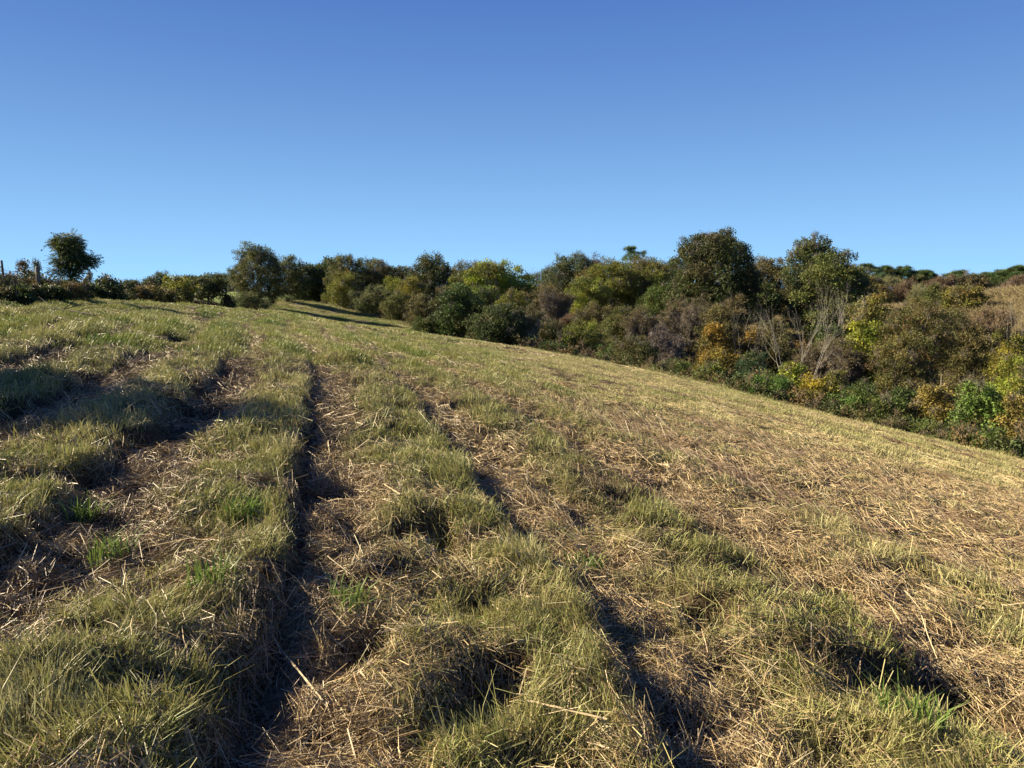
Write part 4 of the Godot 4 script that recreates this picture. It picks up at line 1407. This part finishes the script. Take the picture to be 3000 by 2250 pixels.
func build_small_things() -> void:
	# dead branch lying in the field below the hedge
	var x := -13.2
	var z := -21.2
	var o := thing("fallen_branch", "dark dead forked branch lying on the grass below the lone tree", "branch", Vector3(x, ground_y(x, z), z))
	var st := begin()
	tube(st, [Vector3(1.5, 0.05, 0.7), Vector3(0.5, 0.16, 0.25), Vector3(-0.3, 0.24, -0.1), Vector3(-1.3, 0.32, -0.5), Vector3(-2.4, 0.22, -0.7)], [0.036, 0.034, 0.028, 0.018, 0.010], 6)
	o.scale = Vector3(0.7, 0.7, 0.7)
	part("stem", done(st), bark("dark_bark", Color(0.022, 0.016, 0.012)), o)
	for b in [[Vector3(-0.3, 0.24, -0.1), Vector3(0.4, 0.5, -0.5), Vector3(1.3, 0.40, -0.6)], [Vector3(-0.3, 0.24, -0.1), Vector3(-0.1, 0.6, -0.6), Vector3(0.5, 0.95, -1.2)], [Vector3(-0.9, 0.28, -0.3), Vector3(-1.5, 0.55, -0.9), Vector3(-2.0, 0.8, -1.2)], [Vector3(0.5, 0.16, 0.25), Vector3(0.9, 0.35, 0.1), Vector3(1.7, 0.36, 0.0)]]:
		st = begin()
		tube(st, b, [0.018, 0.014, 0.007], 5)
		part("limb", done(st), bark("dark_bark", Color(0.022, 0.016, 0.012)), o)
	# cut stalks lying on top of the straw
	var stalk := mat("pale_stalk", Color(0.30, 0.235, 0.135), 0.6)
	for a in [
		[-1.08, -3.06, -0.72, -2.52, 0.05, 0.0040, "long jointed pale stalk lying over the dark hollow at the bottom left of centre"],
		[-0.62, -2.72, -0.40, -2.38, 0.06, 0.0036, "thin pale straw right of the long jointed stalk"],
		[0.06, -2.52, 0.34, -2.36, 0.06, 0.0042, "pale straw lying near the bottom centre of the picture"],
		[0.95, -3.02, 1.62, -2.80, 0.07, 0.0040, "long pale straw lying across the straw bed at the lower right"],
		[1.35, -3.95, 2.25, -3.55, 0.06, 0.0045, "long pale straw on the brown swath at the right"],
		[-0.98, -5.30, -0.78, -4.80, 0.07, 0.0050, "pale straw on the straw lane left of centre"],
	]:
		var p0 := Vector3(a[0], ground_y(a[0], a[1]) + a[4], a[1])
		var p1 := Vector3(a[2], ground_y(a[2], a[3]) + a[4], a[3])
		var mid := (p0 + p1) * 0.5
		var t := thing("dry_stalk", a[6], "stalk", mid, "cut stalks lying on the straw")
		var s := Soup.new()
		var r: float = a[5]
		for k in 6:
			var f0 := k / 6.0
			var f1 := (k + 1) / 6.0
			var j := rng.randf_range(0.85, 1.1)
			s.stem(p0.lerp(p1, f0) - mid, p0.lerp(p1, f1) - mid, r * (1.25 if k % 2 == 0 else 0.9), r * 0.95, Color(j, j, j))
		part("shaft", s.mesh(), stalk, t)
		s = Soup.new()
		s.blade([p0.lerp(p1, 0.45) - mid, p0.lerp(p1, 0.6) - mid + Vector3(0.03, 0.02, 0.02), p0.lerp(p1, 0.8) - mid + Vector3(0.09, 0.0, 0.03)], Vector3(0, 0.5, 0.5), r * 0.9, Color(1, 1, 1), Color(0.9, 0.9, 0.9))
		part("sheath", s.mesh(), stalk, t)
	# weed stems left standing
	var dark := mat("dark_stalk", Color(0.06, 0.042, 0.032), 0.8)
	for a in [
		[1.42, -5.42, 0.17, 0.09, 0, "short dark weed stub standing in the straw right of centre"],
		[1.92, -5.9, 0.42, -0.02, 1, "tall thin straw coloured weed stem standing right of the dark stub"],
		[9.4, -21.5, 0.85, 0.05, 1, "tall thin dry stem standing by the far right field edge"],
		[16.2, -27.6, 1.05, -0.28, 1, "tall bent dry stem at the far right of the field edge"],
		[16.6, -26.6, 0.8, 0.04, 1, "straight dry stem next to the tall bent one at the field edge"],
		[-0.2, -17.0, 0.55, 0.03, 1, "lone upright dry stem in the middle of the field"],
	]:
		var t := thing("weed_stem", a[5], "weed", Vector3(a[0], ground_y(a[0], a[1]), a[1]), "weed stems left standing in the field")
		var s := Soup.new()
		var h: float = a[2]
		var r := 0.0035 if h < 0.6 else 0.006
		s.stem(Vector3(0, -0.03, 0), Vector3(a[3] * 0.3, h * 0.5, 0), r, r * 0.9, Color(1, 1, 1))
		s.stem(Vector3(a[3] * 0.3, h * 0.5, 0), Vector3(a[3], h, 0.02), r * 0.9, r * 0.5, Color(1, 1, 1))
		part("stem", s.mesh(), dark if a[4] == 0 else stalk, t)
	# tufts of fresh broad grass
	for a in [
		[-2.75, -4.42, 0.20, 34, "bright green grass tuft in the sun at the left"],
		[-1.66, -4.25, 0.17, 60, "broad bladed green tuft beside the dark trough left of centre"],
		[-2.24, -3.82, 0.16, 36, "green tuft with upright blades below the bright one at the left"],
		[-0.80, -3.30, 0.15, 30, "small dark green tuft on the straw lane"],
		[-1.45, -3.25, 0.17, 26, "pale green tuft near the bottom left"],
		[1.55, -2.55, 0.15, 40, "light green tuft at the bottom right"],
		[0.45, -4.15, 0.14, 44, "grey green flattened tuft on the middle ridge"],
	]:
		var t := thing("grass_tuft", a[4], "grass tuft", Vector3(a[0], ground_y(a[0], a[1]), a[1]), "tufts of fresh grass between the straw")
		var mesh := upright(int(a[3] * 2.2), 0.11, a[2] * 1.5, 0.0042, 0.9, false, 0.0)
		part("blades", mesh, mat("fresh_blade", Color(0.115, 0.175, 0.036), 0.45, 0.6), t)

func build_offstage_tree() -> void:
	# stands on the fence line just outside the left edge; its shadow crosses the foreground
	var x := -17.2
	var z := -11.0
	var o := thing("fence_tree", "slender tree on the fence line outside the left edge whose shadow crosses the field", "tree", Vector3(x, macro(x, z), z))
	var L := []
	for a in [[0.0, 6.3, 0.8], [0.5, 5.7, 0.8], [-0.6, 5.5, 0.7], [0.2, 4.9, 0.9], [-0.2, 4.1, 0.7], [0.5, 3.7, 0.5]]:
		L.append([Vector3(a[0] * 0.6, a[1], a[0] + rng.randf_range(-0.2, 0.2)), Vector3(a[2], a[2] * 0.85, a[2]) * 1.2])
	part("trunk", limbs(L, 6.2, 0.12, 0.3), bark("grey_bark", Color(0.10, 0.085, 0.07)), o)
	crown_into(o, "crown", L, PAL["dkg"], 0.26, 0.8)

func _ready() -> void:
	# ---- camera
	var cam := Camera3D.new()
	cam.name = "camera"
	cam.position = Vector3(0, 1.6, 0)
	cam.rotation = Vector3(-0.129682, 0, 0)
	cam.fov = 56.8610
	cam.near = 0.05
	cam.far = 4000.0
	add_child(cam)
	cam.current = true
	# ---- sky, exposure
	var sky_mat := ProceduralSkyMaterial.new()
	sky_mat.sky_top_color = Color(0.0093, 0.0296, 0.1255).linear_to_srgb()
	sky_mat.sky_horizon_color = Color(0.110, 0.215, 0.325).linear_to_srgb()
	sky_mat.sky_curve = 0.145
	sky_mat.ground_bottom_color = Color(0.10, 0.085, 0.05).linear_to_srgb()
	sky_mat.ground_horizon_color = Color(0.16, 0.15, 0.10).linear_to_srgb()
	sky_mat.sun_angle_max = 1.0
	var sky := Sky.new()
	sky.sky_material = sky_mat
	var env := Environment.new()
	env.background_mode = Environment.BG_SKY
	env.sky = sky
	env.tonemap_mode = Environment.TONE_MAPPER_LINEAR
	env.tonemap_exposure = 3.7
	env.background_energy_multiplier = 1.0
	env.sdfgi_enabled = true
	env.ssao_enabled = true
	env.ssil_enabled = true
	var we := WorldEnvironment.new()
	we.name = "environment"
	we.environment = env
	add_child(we)
	# ---- sun: low on the left and a little ahead
	var sun := DirectionalLight3D.new()
	sun.name = "sun"
	sun.light_color = Color(1.0, 0.93, 0.80)
	sun.light_energy = 1.6
	sun.light_angular_distance = 0.5
	sun.shadow_enabled = true
	add_child(sun)
	var alt := deg_to_rad(28.0)
	var az := deg_to_rad(14.0)
	var to_sun := Vector3(-cos(az) * cos(alt), sin(alt), -sin(az) * cos(alt))
	sun.look_at_from_position(to_sun * 100.0, Vector3.ZERO, Vector3.UP)

	rng.seed = 20241
	for n in [[n_clump, 3, 0.85], [n_fine, 5, 3.2], [n_patch, 7, 0.16], [n_row, 9, 0.35]]:
		n[0].seed = n[1]
		n[0].frequency = n[2]
		n[0].fractal_octaves = 3
	n_clump.fractal_octaves = 2
	bake_ground()
	build_ground()
	make_sprigs()
	lone_tree()
	for row in TREES:
		build_tree(row)
	build_fence()
	build_far_things()
	build_grass()
	build_undergrowth()
	build_small_things()
	build_offstage_tree()
